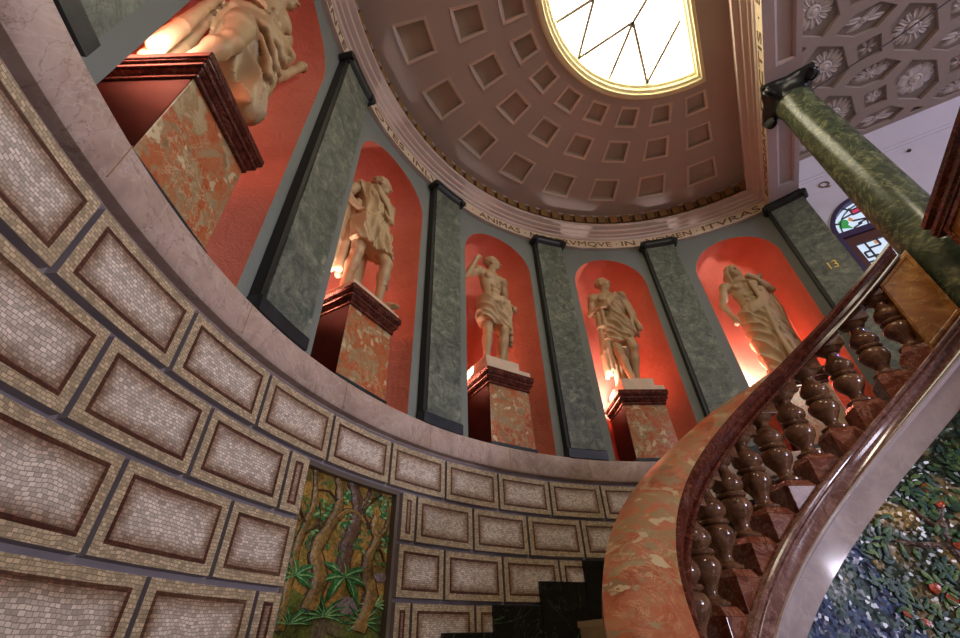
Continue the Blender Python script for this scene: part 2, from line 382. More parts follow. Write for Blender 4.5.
# ------------------------------------------------------------------ pilasters
def pil_label(i):
    return {0: 'green marble pilaster carrying the small gold number 13, beside the tall arched door',
            1: 'green marble pilaster between the niche of the long-haired statue and the statue with diagonal drape',
            2: 'green marble pilaster between the diagonal-draped statue and the statue raising a hand to its head',
            3: 'nearly upright green marble pilaster between the raised-hand statue and the tunic statue',
            4: 'broad leaning green marble pilaster between the near cropped statue and the tunic statue',
            5: 'green marble pilaster whose foot alone shows at the top left corner'}[i]
for i, c in enumerate(PIL[:6]):
    root = thing('pilaster', Vector(P(1.0, c, HLT)), pil_label(i), 'pilaster', 'pilasters around the rotunda')
    h = 3.35
    g = MB(); g.arc([(.997, .468), (.997, 1.378), (1.024, 1.378), (1.024, .468)], c-h, c+h, 6); g.build('shaft', 'green', root)
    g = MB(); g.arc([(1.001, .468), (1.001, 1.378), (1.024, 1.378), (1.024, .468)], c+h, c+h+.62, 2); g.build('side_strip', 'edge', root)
    g = MB(); g.arc([(.993, HLT), (.993, .464), (.997, .468), (1.024, .468), (1.024, HLT)], c-h-.15, c+h+.7, 6); g.build('plinth', 'slate', root)
    g = MB()
    g.arc([(.997, 1.372), (.992, 1.376), (.989, 1.380), (.985, 1.384), (.983, 1.389), (.982, 1.395), (.982, 1.4045), (1.024, 1.4045), (1.024, 1.372)], c-h-.25, c+h+.65, 8)
    for sg in (-1, 1):
        a = c+.2+sg*(h+.55); g.tube([P(.981, a, 1.386), P(1.02, a, 1.386)], .0125*S, 14)
    g.build('capital', 'blackgreen', root, smooth=SM)
    if i == 0:
        cu = bpy.data.curves.new('num', 'FONT'); cu.body = '13'; cu.size = .045*S; cu.extrude = .004
        to = bpy.data.objects.new('num', cu); C.objects.link(to)
        me = bpy.data.meshes.new_from_object(to.evaluated_get(bpy.context.evaluated_depsgraph_get()))
        bpy.data.objects.remove(to)
        gg = MB(); vs = []
        x1 = max(v.co.x for v in me.vertices)
        for v in me.vertices:
            u = v.co.x/x1
            vs.append(P(.9965-(v.co.z+.004)/S, 52.2-1.9*u, 1.016+v.co.y/S))
        gg.add(vs, [tuple(p.vertices) for p in me.polygons]); o = gg.build('numeral', 'gold', root); o['label'] = 'gold number 13'

# ------------------------------------------------------------------ text helper
def lettering(word, put, mat, parent, size=1.0, name='lettering'):
    cu = bpy.data.curves.new('t', 'FONT'); cu.body = word; cu.size = size; cu.extrude = .02; cu.resolution_u = 3
    to = bpy.data.objects.new('t', cu); C.objects.link(to)
    me = bpy.data.meshes.new_from_object(to.evaluated_get(bpy.context.evaluated_depsgraph_get())); bpy.data.objects.remove(to)
    xs = [v.co.x for v in me.vertices]; ys = [v.co.y for v in me.vertices]
    x0, x1, y1 = min(xs), max(xs), .72*size
    gg = MB(); gg.add([put((v.co.x-x0)/(x1-x0), v.co.y/y1, v.co.z/.02) for v in me.vertices], [tuple(p.vertices) for p in me.polygons])
    return gg.build(name, mat, parent)

# ------------------------------------------------------------------ entablature on the curve
RE = 1.0096
ENT = [(1.06, HE), (RE, HE), (RE, 1.4525), (1.004, 1.456), (1.002, 1.466), (.992, 1.468), (.99, 1.474), (.976, 1.478), (.974, 1.487), (.957, 1.4915), (.957, HC), (.962, 1.512), (.985, 1.512), (.985, HZ+.01), (1.06, HZ+.01)]
ENTM = [0, 1]+[0]*10+[2, 0, 0]
g = MB(); g.arc(ENT, 54.3, 248, 150, ENTM)
k = 55.6
while k < 247:
    g.arc([(.962, 1.524), (.962, 1.569), (.986, 1.569), (.986, 1.524)], k, k+1.9, 2, 2); 
    g.arc([(.970, 1.534), (.970, 1.560), (.986, 1.560), (.986, 1.534)], k+2.35, k+2.85, 1, 2); k += 3.3
g.arc([(.970, 1.571), (.970, HZ), (.99, HZ), (.99, 1.571)], 54.3, 248, 120, 0)
ent = struct(g.build('trim_2', ['cornice', 'frieze', 'dentil'], smooth=math.radians(20)), 'curved cornice with inscribed frieze')
for wd, a0, a1 in [('ITALA DE', 196, 183.5), ('GENTE', 180, 170), ('NEPOTES', 167, 150.1), ('INLVSTRIS', 147.3, 131.2), ('ANIMAS', 127.4, 115.7), ('NOSTRVMQVE', 112.9, 91.1), ('IN', 88.5, 85.1), ('NOMEN', 82.2, 71.3), ('ITVRAS', 68.6, 55.8)]:
    lettering(wd, lambda u, v, w, a0=a0, a1=a1: P(RE-.0012*(w+1)*.5-.0002, a0+(a1-a0)*u, 1.414+.031*v), 'letter', ent)
g = MB()
for th in (181.7, 168.5, 148.7, 129.3, 114.3, 89.8, 83.6, 70):
    g.arc([(RE-.0014, 1.425), (RE-.0014, 1.430), (RE, 1.430), (RE, 1.425)], th-.14, th+.14, 1)
g.build('interpunct', 'letter', ent)

# ------------------------------------------------------------------ straight beam over the opening
BI, BO, CI = .1277, .232, .0809
TB = 1.0
bp = [(BO, HE), (BO, HZ), (.115, HZ), (.115, 1.512), (.086, 1.512), (CI, HC), (CI, 1.4915), (.098, 1.487), (.1, 1.478), (.113, 1.474), (.115, 1.468), (.122, 1.466), (.124, 1.456), (BI, 1.4525), (BI, HE)]
pn0, pn1 = .160, .2155
panels = [(-.90, -.55), (-.39, .39), (.555, .905)]
g = MB()
prof = bp
g.loft([[N(q, t, z) for q, z in prof] for t in (-TB-.02, TB+.02)], [0, 0, 2]+[0]*10+[1, 3], closed=True)
# remove the plain soffit: built again with sunk panels
g.f = [f for f, m in zip(g.f, g.m) if m != 3]; g.m = [m for m in g.m if m != 3]
def soff(n0, n1, t0, t1, z=HE): g.quad(N(n0, t0, z), N(n1, t0, z), N(n1, t1, z), N(n0, t1, z), 3)
soff(BI, pn0, -TB-.02, TB+.02); soff(pn1, BO, -TB-.02, TB+.02)
tt = -TB-.02
for t0, t1 in panels:
    soff(pn0, pn1, tt, t0); tt = t1
    zi = HE+.010; e = .007
    o = [(pn0, t0), (pn1, t0), (pn1, t1), (pn0, t1)]; i_ = [(pn0+e, t0+e), (pn1-e, t0+e), (pn1-e, t1-e), (pn0+e, t1-e)]
    for q in range(4):
        a, b = o[q], o[(q+1) % 4]; c_, d_ = i_[(q+1) % 4], i_[q]
        g.quad(N(*a, HE), N(*b, HE), N(*c_, HE+.004), N(*d_, HE+.004), 3)
        g.quad(N(*d_, HE+.004), N(*c_, HE+.004), N(*c_, zi), N(*d_, zi), 3)
    g.quad(N(*i_[0], zi), N(*i_[1], zi), N(*i_[2], zi), N(*i_[3], zi), 3)
soff(pn0, pn1, tt, TB+.02)
k = -.95
while k < .95:
    g.boxN(.098, .116, k, k+.034, 1.528, 1.562, 2); g.boxN(.107, .116, k+.041, k+.05, 1.534, 1.556, 2); k += .0585
g.boxN(.10, .116, -.97, .97, 1.566, HZ, 0)
beam = struct(g.build('trim_3', ['cornice', 'frieze', 'dentil', 'beamgrey'], recalc=False), 'straight beam with panelled soffit and inscribed frieze')
for wd, t0, t1 in [('EXPEDIAM', .945, .60), ('DICTIS', .545, .265), ('ET', .185, .115), ('TE', .03, -.04), ('TVA', -.12, -.23), ('FATA', -.31, -.46), ('DOCEBO', -.54, -.80)]:
    lettering(wd, lambda u, v, w, t0=t0, t1=t1: N(BI-.0012*(w+1)*.5-.0002, t0+(t1-t0)*u, 1.416+.027*v), 'letter', beam)

g = MB()
for t in (.572, .225, .072, -.08, -.27, -.50): g.boxN(BI-.0014, BI, t-.0025, t+.0025, 1.425, 1.430)
g.build('interpunct', 'letter', beam)

# ------------------------------------------------------------------ rotunda ceiling with square coffers
g = MB()
A0 = 58.375; ST = 14.25; NC = 13
RR = [(.472, .534), (.607, .685), (.783, .876)]
def flat(pts, z, mi=0): g.add([P(r, a, z) for r, a in pts], [tuple(range(len(pts)))], mi)
bounds = [.424]
for i in range(NC):
    ac = A0+ST*(i+.5); aa = [A0+ST*i, A0+ST*(i+1)]
    def ring(r0, r1, a0, a1, n=4, z=HZ, mi=0):
        q = np.linspace(a0, a1, n+1)
        for x, y in zip(q[:-1], q[1:]): flat([(r0, x), (r1, x), (r1, y), (r0, y)], z, mi)
    prev = .424
    for r0, r1 in RR:
        wl = .0095; h0 = 3.38
        ra, rb = r0-wl, r1+wl; ha = h0+math.degrees(wl/((r0+r1)/2))
        ring(prev, ra, aa[0], aa[1], 6)
        ring(ra, rb, aa[0], ac-ha, 2); ring(ra, rb, ac+ha, aa[1], 2)
        # raised lip, then the sunk panel
        def corner(r, h): return [(ra if r == 0 else rb, ac-ha), ]
        o = [(ra, ac-ha), (rb, ac-ha), (rb, ac+ha), (ra, ac+ha)]; j = [(r0, ac-h0), (r1, ac-h0), (r1, ac+h0), (r0, ac+h0)]
        for q in range(4):
            a, b, c_, d_ = o[q], o[(q+1) % 4], j[(q+1) % 4], j[q]
            g.quad(P(*a, HZ), P(*b, HZ), P(*b, HZ-.003), P(*a, HZ-.003), 1)
            g.quad(P(*a, HZ-.003), P(*b, HZ-.003), P(*c_, HZ-.001), P(*d_, HZ-.001), 1)
            g.quad(P(*d_, HZ-.001), P(*c_, HZ-.001), P(*c_, HZ+.016), P(*d_, HZ+.016), 2)
        flat(j, HZ+.016, 2)
        prev = rb
    ring(prev, 1.03, aa[0], aa[1], 6)
e0 = A0+28.5559; e1 = A0+ST*NC+28.5559
def nt(r, ang): return (r*math.cos(math.radians(ang)), r*math.sin(math.radians(ang)))
def poly(pts): g.add([N(a, b, HZ) for a, b in pts], [tuple(range(len(pts)))], 0)
poly([nt(.424, e0), nt(1.03, e0), (.13, 1.03), (.13, .42)])
poly([nt(.424, e1), (.13, -.42), (.13, -1.03), nt(1.03, e1)])
poly([(.003, .4239), nt(.424, e0), (.13, .42), (.13, -.42), nt(.424, e1), (.003, -.4239)])
struct(g.build('ceiling', ['plaster', 'cofferlip', 'cofferdeep'], recalc=False), 'flat rotunda ceiling with rings of square coffers')

# skylight
def D(r, c, z, n=56):
    b = math.degrees(math.acos(c/r))
    return [N(r*math.cos(math.radians(x)), r*math.sin(math.radians(x)), z) for x in np.linspace(b, 360-b, n)]
sk = struct(thing('window_1', Vector(N(-.2, 0, 1.57))), 'bright D-shaped skylight with leaded web of bars')
g = MB(); g.loft([D(.433, .008, HZ+.01), D(.433, .008, 1.574), D(.427, .004, 1.570), D(.414, -.004, 1.570), D(.411, -.006, 1.576), D(.402, -.013, 1.580), D(.400, -.015, 1.590), D(.392, -.020, 1.594), D(.389, -.022, 1.604), D(.389, -.022, 1.62)], 0, True, False)
g.build('frame', 'cream', sk, smooth=math.radians(25), recalc=False)
g = MB(); g.add(D(.3895, -.0215, 1.612), [tuple(range(56))]); g.build('glass', 'sky', sk, recalc=False)
def pt(r, a): return Vector(P(r, a, 1.606))
sy = 151.44
bars = []
for s in (-1, 1):
    w = lambda a: sy+s*a
    A = (.212, sy+s*-37) if False else (.212, w(37))
    E = [(.388, w(21.2)), (.388, w(42.2)), (.388, w(63.4))]
    bars += [((.0, sy), A), (A, E[0]), (A, E[1]), (A, E[2]), (E[0], (.26, sy)), (E[2], (.204, w(80.5)))]
bars += [((.388, sy), (.06, sy))]
for a, b in bars:
    p, q = pt(*a), pt(*b); d = (q-p).normalized(); n_ = Vector((-d.y, d.x, 0))*.0045*S; u = Vector((0, 0, .004*S))
    g = MB(); g.hexa([p-n_-u, p+n_-u, q+n_-u, q-n_-u, p-n_+u, p+n_+u, q+n_+u, q-n_+u]); g.build('glazing_bar', 'bar', sk)

# ------------------------------------------------------------------ adjoining room: ceiling of hexagons, side wall, door, landing floor
TW = 1.034
g = MB()
zr = HZ; dp = .014
g.boxN(BO-.002, 2.4, -1.1, TW+.02, zr+dp, zr+dp+.03, 1)          # sunk ground
lat = lambda i, j: (.384+.252*i+.042*j, .609+.006*i+.217*j)
hexv = [(-.031, -.1045), (.052, -.055), (.078, .05), (.031, .1045), (-.052, .055), (-.078, -.05)]
lozv = [(-.095, .0), (-.035, -.042), (.04, -.045), (.095, .0), (.04, .05), (-.03, .045)]
sqv = [(-.042, -.036), (.034, -.042), (.046, .038), (-.03, .044)]
# ribs: frame of each coffer as a raised band round its opening
def frame(c, vs, shrink, mi=0):
    n_ = len(vs); out = [(c[0]+x, c[1]+y) for x, y in vs]
    cen = c; inn = [(c[0]+x*shrink, c[1]+y*shrink) for x, y in vs]
    for q in range(n_):
        a, b, c2, d2 = out[q], out[(q+1) % n_], inn[(q+1) % n_], inn[q]
        g.quad(N(*a, zr), N(*b, zr), N(*c2, zr), N(*d2, zr), mi)
        g.quad(N(*d2, zr), N(*c2, zr), N(*c2, zr+dp), N(*d2, zr+dp), mi)
cells = []
from itertools import product
# rib plate: everything that is not an opening, made as voronoi-free union: openings punched out of grid cells by triangulation
bm = bmesh.new()
def in_room(c): return BO-.12 < c[0] < 1.75 and -.75 < c[1] < TW+.12
ops = []
for i, j in product(range(-3, 8), range(-7, 4)):
    c = lat(i, j)
    for off, vs, kind in (((0, 0), hexv, 'hex'), ((.126+.021, .1085+.003), lozv, 'loz'), ((.126, .003), sqv, 'sq')):
        cc = (c[0]+off[0], c[1]+off[1])
        if in_room(cc): ops.append((cc, vs, kind, i, j))
from mathutils.geometry import delaunay_2d_cdt
def clipn(v): return v
pts = []; faces_in = []
def clip_poly(poly_, n0, t1):
    def clip(pl, inside, inter):
        out = []
        for k in range(len(pl)):
            a, b = pl[k-1], pl[k]
            if inside(b):
                if not inside(a): out.append(inter(a, b))
                out.append(b)
            elif inside(a): out.append(inter(a, b))
        return out
    pl = clip(poly_, lambda p: p[0] >= n0, lambda a, b: (n0, a[1]+(b[1]-a[1])*(n0-a[0])/(b[0]-a[0])))
    if len(pl) < 3: return []
    return clip(pl, lambda p: p[1] <= t1, lambda a, b: (a[0]+(b[0]-a[0])*(t1-a[1])/(b[1]-a[1]), t1))
bound = [(BO, -.95), (1.9, -.95), (1.9, .985), (BO, .985)]
pts += [Vector(p) for p in bound]; faces_in.append(list(range(4)))
shr = .86
for cc, vs, kind, i, j in ops:
    s_ = {'hex': .93, 'loz': .90, 'sq': .90}[kind]
    pl = clip_poly([(cc[0]+x*s_, cc[1]+y*s_) for x, y in vs], BO+.012, .972)
    if len(pl) < 3: continue
    o = len(pts); pts += [Vector(p) for p in pl]; faces_in.append(list(range(o, o+len(pl))))
    for q in range(len(pl)):
        a, b = pl[q], pl[(q+1) % len(pl)]
        g.quad(N(*a, zr), N(*b, zr), N(*b, zr+dp+.001), N(*a, zr+dp+.001), 0)
vo, eo, fo, ov, oe, of = delaunay_2d_cdt(pts, [], faces_in, 1, 1e-5)
for f, src in zip(fo, of):
    if src == [0]: g.add([N(vo[k].x, vo[k].y, zr) for k in f], [(0, 1, 2)], 0)
g.quad(N(BO, .985, zr), N(1.9, .985, zr), N(1.9, TW+.02, zr), N(BO, TW+.02, zr), 0)
room = struct(g.build('ceiling', ['hexrib', 'hexground'], recalc=False), 'ceiling of the adjoining room with hexagonal rosette coffers')
def petals(g, c, n_, r0, r1, w, z, sq=(1, 1), ph=0):
    for k in range(n_):
        a = 2*math.pi*k/n_+ph; ca, sa = math.cos(a), math.sin(a); L = (r1-r0)/2; m_ = (r0+r1)/2
        rings = []
        for u in (-1, -.7, -.2, .35, .8, 1):
            hw = w*math.sqrt(max(0.02, 1-((u-.15)/1.16)**2)); x = m_+L*u
            hz = .010*(1-u*u*.8)
            rings.append([N(c[0]+sq[0]*(x*ca-y*sa), c[1]+sq[1]*(x*sa+y*ca), z-zz) for y, zz in ((-hw, 0), (-hw*.6, hz*.8), (0, hz*.45), (hw*.6, hz*.8), (hw, 0))])
        g.loft(rings, 0, True)
def disc(g, c, r, z, h, sq=(1, 1)):
    g.loft([[N(c[0]+sq[0]*q*r*math.cos(a), c[1]+sq[1]*q*r*math.sin(a), z-hh) for a in np.linspace(0, 2*math.pi, 15)[:-1]] for q, hh in ((1, 0), (1, h*.7), (.8, h), (.62, h*.8), (.5, h*.85), (.3, h*1.3), (.02, h*1.4))], 0)
for cc, vs, kind, i, j in ops:
    if not (BO+.03 < cc[0] < 1.3 and -.1 < cc[1] < .95): continue
    g = MB(); z = zr+dp
    if kind == 'hex':
        if not (i % 2 and j % 2): petals(g, cc, 16, .02, .057, .0085, z)
        else: petals(g, cc, 6, .014, .055, .026, z, ph=.3)
        disc(g, cc, .021, z, .010)
    elif kind == 'loz':
        if (i+j) % 2 == 0: petals(g, cc, 14, .005, .05, .007, z, (1.15, .55)); disc(g, cc, .014, z, .007, (1.1, .7))
        else: petals(g, cc, 4, .004, .052, .016, z, (1.25, .55), .6); disc(g, cc, .012, z, .007)
    else:
        if (i+j) % 2 == 0: petals(g, cc, 6, .003, .027, .005, z)
        else: petals(g, cc, 5, .002, .026, .012, z); disc(g, cc, .012, z, .006)
    g.build('rosette', 'relief', room, smooth=SM)
g = MB()   # the cove and moulding at the head of the side wall
g.linear([(0, 0), (0, 0)], 0, 0) if False else None
for n0, n1 in ((.24, 2.4),):
    prof = [(TW+.01, 1.49), (TW-.004, 1.49), (TW-.006, 1.4985), (TW-.012, 1.5015), (TW-.014, 1.51), (TW-.02, 1.53), (TW-.035, 1.565), (TW-.045, HZ), (TW+.01, HZ)]
    g.loft([[N(n_, t, z) for t, z in prof] for n_ in (n0, n1)], 0)
struct(g.build('trim_4', 'wallwhite', smooth=SM), 'white cove moulding at the head of the white side wall')
# side wall with the arched door opening
DC, DR, DZ = .41, .150, 1.185
g = MB()
W0, W1 = .15, 2.4
def wq(n0, n1, z0, z1): g.quad(N(n0, TW, z0), N(n1, TW, z0), N(n1, TW, z1), N(n0, TW, z1))
wq(W0, DC-DR, -.56, HZ); wq(DC+DR, W1, -.56, HZ); wq(DC-DR, DC+DR, -.56, HLT)
ar = [(DC+DR*math.cos(math.pi*k/24), DZ+DR*math.sin(math.pi*k/24)) for k in range(25)]
for (a, z), (b, y) in zip(ar[:-1], ar[1:]):
    g.quad(N(a, TW, z), N(b, TW, y), N(b, TW, HZ), N(a, TW, HZ)); g.quad(N(a, TW, z), N(b, TW, y), N(b, TW+.05, y), N(a, TW+.05, z))
for n_ in (DC-DR, DC+DR): g.quad(N(n_, TW, HLT), N(n_, TW+.05, HLT), N(n_, TW+.05, DZ), N(n_, TW, DZ))
wr = struct(g.build('wall_right', 'wallwhite', recalc=False), 'white side wall of the adjoining room')
lettering('Q', lambda u, v, w: N(.322+.036*u, TW-.003-.001*w, 1.430+.032*v), 'letter', wr)
g = MB(); g.tube([N(.621, TW-.006, 1.452), N(.621, TW+.002, 1.452)], .006*S, 10); g.build('hook', 'wire', wr)
dr = struct(thing('door_1', Vector(N(DC, TW, HLT))), 'arched stained-glass door in a violet frame')
g = MB()
def archring(r0, r1, t0, t1, mi=0, z=DZ, n=24):
    for k in range(n):
        a, b = math.pi*k/n, math.pi*(k+1)/n
        q = lambda r, a, t: N(DC+r*math.cos(a), t, z+r*math.sin(a))
        g.hexa([q(r0, a, t0), q(r1, a, t0), q(r1, a, t1), q(r0, a, t1), q(r0, b, t0), q(r1, b, t0), q(r1, b, t1), q(r0, b, t1)], mi)
archring(.137, .152, TW-.006, TW+.03)
g.boxN(DC-.152, DC-.137, TW-.006, TW+.03, HLT, DZ); g.boxN(DC+.137, DC+.152, TW-.006, TW+.03, HLT, DZ)
g.boxN(DC-.137, DC+.137, TW+.002, TW+.03, 1.165, 1.192)
g.build('frame', 'frameblue', dr)
g = MB()
g.boxN(DC-.137, DC+.137, TW+.01, TW+.03, 1.125, 1.165); g.boxN(DC-.137, DC-.113, TW+.01, TW+.03, HLT, 1.125); g.boxN(DC+.113, DC+.137, TW+.01, TW+.03, HLT, 1.125); g.boxN(DC-.113, DC+.113, TW+.01, TW+.03, HLT, .72)
g.boxN(DC-.113, DC+.113, TW+.01, TW+.03, .9, .93)
g.build('leaf', 'wood', dr, bevel=.004)
g = MB(); tg = TW+.02
def npoly(pts, t, mi=0): g.add([N(a, t, b) for a, b in pts], [tuple(range(len(pts)))], mi)
npoly([(DC+.137*math.cos(a), 1.19+.137*math.sin(a)) for a in np.linspace(0, math.pi, 25)], tg)
npoly([(DC-.113, .72), (DC+.113, .72), (DC+.113, 1.125), (DC-.113, 1.125)], tg)
tg2 = tg-.002
npoly([(.355, 1.265), (.392, 1.27), (.392, 1.292), (.357, 1.288)], tg2, 1)
npoly([(.293, 1.222), (.302, 1.254), (.318, 1.262), (.330, 1.25), (.328, 1.235), (.322, 1.228), (.330, 1.205), (.312, 1.214)], tg2, 2)
npoly([(.331, 1.247), (.340, 1.262), (.346, 1.25), (.342, 1.232)], tg2, 3)
npoly([(.349, 1.108), (.360, 1.107), (.360, 1.121), (.349, 1.122)], tg2, 3)
npoly([(.46, 1.265), (.49, 1.25), (.48, 1.23), (.455, 1.24)], tg2, 2)
g.build('stained_glass', ['glasslit', 'glassred', 'glassgreen', 'glassamber'], dr, recalc=False)
g = MB()
def lead(a, b, w=.0016):
    a, b = np.array(a), np.array(b); d = (b-a)/np.linalg.norm(b-a); p = np.array([-d[1], d[0]])*w
    g.hexa([N((a-p)[0], tg-.006, (a-p)[1]), N((a+p)[0], tg-.006, (a+p)[1]), N((a+p)[0], tg, (a+p)[1]), N((a-p)[0], tg, (a-p)[1]), N((b-p)[0], tg-.006, (b-p)[1]), N((b+p)[0], tg-.006, (b+p)[1]), N((b+p)[0], tg, (b+p)[1]), N((b-p)[0], tg, (b-p)[1])])
aa = np.linspace(.05, math.pi-.05, 16)
for r in (.118,):
    for x, y in zip(aa[:-1], aa[1:]): lead((DC+r*math.cos(x), 1.19+r*math.sin(x)), (DC+r*math.cos(y), 1.19+r*math.sin(y)))
for x in aa[1::3]: lead((DC+.118*math.cos(x), 1.19+.118*math.sin(x)), (DC+.137*math.cos(x), 1.19+.137*math.sin(x)))
for a, b in [((.355, 1.265), (.392, 1.27)), ((.357, 1.288), (.392, 1.292)), ((.355, 1.265), (.357, 1.30)), ((.342, 1.238), (.39, 1.228)), ((.35, 1.218), (.40, 1.232)), ((.372, 1.192), (.38, 1.23)), ((.318, 1.262), (.355, 1.27)), ((.33, 1.205), (.36, 1.215))]: lead(a, b, .0018)
for a, b in [((.325, 1.125), (.325, 1.098)), ((.325, 1.098), (.36, 1.098)), ((.36, 1.125), (.36, 1.098)), ((.325, 1.098), (.325, 1.02)), ((.305, 1.085), (.325, 1.085)), ((.305, 1.085), (.305, 1.06)), ((.305, 1.06), (.335, 1.06)), ((.335, 1.06), (.335, .93)), ((.297, 1.04), (.325, 1.04)), ((.44, 1.125), (.44, .93)), ((.44, 1.06), (.5, 1.06)), ((.47, 1.06), (.47, .93))]: lead(a, b, .0022)
g.build('leading', 'wire', dr)
g = MB()
lp = [(-.10, -1.0), (2.4, -1.0), (2.4, TW), (.12, TW)]
g.add([N(a, b, HLT-.035) for a, b in [(.13, -.99), (2.4, -.99), (2.4, TW+.03), (.13, TW+.03)]]+[N(a, b, HLT) for a, b in [(.13, -.99), (2.4, -.99), (2.4, TW+.03), (.13, TW+.03)]], [(0, 3, 2, 1), (4, 5, 6, 7), (0, 1, 5, 4), (1, 2, 6, 5), (2, 3, 7, 6), (3, 0, 4, 7)])
g.arc([(.47, HLT-.035), (.47, HLT), (1.03, HLT), (1.03, HLT-.035)], 36, 52.1, 8)
struct(g.build('floor', 'floor'), 'upper landing floor')
g = MB(); g.add([N(a, b, -.56) for a, b in [(2.4, -1.2), (2.4, 1.1), (-1.2, 1.1), (-1.2, -1.2)]], [(0, 1, 2, 3)]); struct(g.build('floor', 'floor', recalc=False), 'lower floor of the stair well')
# stretched wire from the capital across the coffered ceiling
g = MB(); g.tube([N(.245, .53, 1.40), N(.50, .53, 1.46), N(.72, .51, 1.515), N(1.05, .52, HZ-.001)], .0022*S, 6)
tag(g.build('wire', 'wire'), 'thin dark wire running from the round column capital across the rosette ceiling', 'wire')

# ------------------------------------------------------------------ round columns
CN = .188
def column(t, label):
    root = thing('column', Vector(N(CN, t, HLT)), label, 'column')
    c = N(CN, t, 0); c = (c[0], c[1], Z0*S)
    g = MB(); g.lathe([(.0605*S, .50*S), (.0605*S, .505*S)]+[((.059-.0095*((z-.505)/.845)**1.6)*S, z*S) for z in np.linspace(.51, 1.33, 12)]+[(.053*S, 1.338*S), (.053*S, 1.345*S), (.049*S, 1.348*S), (.049*S, 1.352*S)], 48, 0, c); g.build('shaft', 'column', root, smooth=SM)
    g = MB(); g.lathe([(.08*S, .455*S), (.083*S, .462*S), (.08*S, .475*S), (.068*S, .48*S), (.066*S, .487*S), (.072*S, .492*S), (.072*S, .498*S), (.06*S, .502*S)], 40, 0, c)
    g.boxN(CN-.07, CN+.085, t-.085, t+.085, HLT, .4555); g.build('base', 'slate', root, smooth=SM)
    g = MB()
    rings = []
    for z, k, cv in ((1.345, .05, 0), (1.352, .054, 0), (1.36, .052, .0), (1.374, .058, .1), (1.386, .066, .22), (1.392, .0735, .26), (1.405, .0735, .26)):
        rg = []
        for q in range(48):
            a = 2*math.pi*q/48
            sq = 1/max(abs(math.cos(a)), abs(math.sin(a)))
            dg = abs(math.sin(2*a))
            rr_ = k*(1+(sq-1)*min(1, cv*4))*(1-cv*.35*(1-dg))
            rg.append(N(CN+rr_*math.cos(a), t+rr_*math.sin(a), z))
        rings.append(rg)
    g.loft(rings, 0)
    for s1, s2 in product((-1, 1), (-1, 1)):
        d = Vector((s1, s2)).normalized(); tn = Vector((-d.y, d.x))
        c0 = Vector((CN, t))+d*.079
        # volute: spiral tube at each corner
        for w in (-.006, .006):
            pts_ = []
            for k in range(22):
                a = math.pi/2-k*.42; rr_ = .0195*(1-k/26)
                q = c0+d*(rr_*math.cos(a))+tn*w; pts_.append(N(q.x, q.y, 1.374+rr_*math.sin(a)))
            g.tube(pts_, .0062*S, 7, 0, .004*S)
        q0 = c0+tn*.012; q1 = c0-tn*.012
        g.tube([N(q0.x, q0.y, 1.374), N(q1.x, q1.y, 1.374)], .011*S, 12)
    g.build('capital', 'blackgreen', root, smooth=math.radians(50))
column(.505, 'round polished green marble column at the head of the stairs carrying the beam')


# ------------------------------------------------------------------ pedestals
PLAB = {4: 'nearest breccia pedestal, largest, in the cropped niche at upper left', 3: 'breccia pedestal under the statue in a short tunic',
        2: 'breccia pedestal under the bare-chested statue raising a hand to its head', 1: 'breccia pedestal under the statue with diagonal drape, cut off by the handrail',
        0: 'breccia pedestal under the long-haired statue, seen between the balusters'}
def nloc(c):
    t = math.radians(c); ux, uy = -math.sin(t), math.cos(t); ox, oy = math.cos(t), math.sin(t)
    return lambda x, y, z: ((ox*y-ux*x)*S, (oy*y-uy*x)*S, (z+Z0)*S)     # x to the viewer's right, y outward radius
PC = {0: 66.2, 1: 94.6, 2: 122.7, 3: 151.8, 4: 180.5}
for k, c in PC.items():
    L = nloc(c); root = thing('pedestal', Vector(L(0, 1.075, HLT)), PLAB[k], 'pedestal', 'breccia pedestals in the niches')
    def slab(x, y0, y1, z0, z1, g, x2=None, ya=None, yb=None, mi=0):
        x2 = x if x2 is None else x2; ya = y0 if ya is None else ya; yb = y1 if yb is None else yb
        g.hexa([L(-x, y0, z0), L(x, y0, z0), L(x, y1, z0), L(-x, y1, z0), L(-x2, ya, z1), L(x2, ya, z1), L(x2, yb, z1), L(-x2, yb, z1)], mi)
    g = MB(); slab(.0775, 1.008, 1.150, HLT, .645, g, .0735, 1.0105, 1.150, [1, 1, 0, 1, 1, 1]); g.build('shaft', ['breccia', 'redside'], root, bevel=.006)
    g = MB()
    slab(.0765, 1.0045, 1.152, .636, .645, g); slab(.0765, 1.0045, 1.152, .645, .654, g, .082, .999, 1.153); slab(.084, .997, 1.154, .654, .664, g); slab(.084, .997, 1.154, .664, .670, g, .0875, .993, 1.155); slab(.0885, .992, 1.156, .670, .686, g)
    g.build('cap_moulding', 'redmould', root, bevel=.008)
    g = MB(); slab(.0795, 1.0055, 1.150, HLT, .452, g); g.build('foot_strip', 'slate', root)

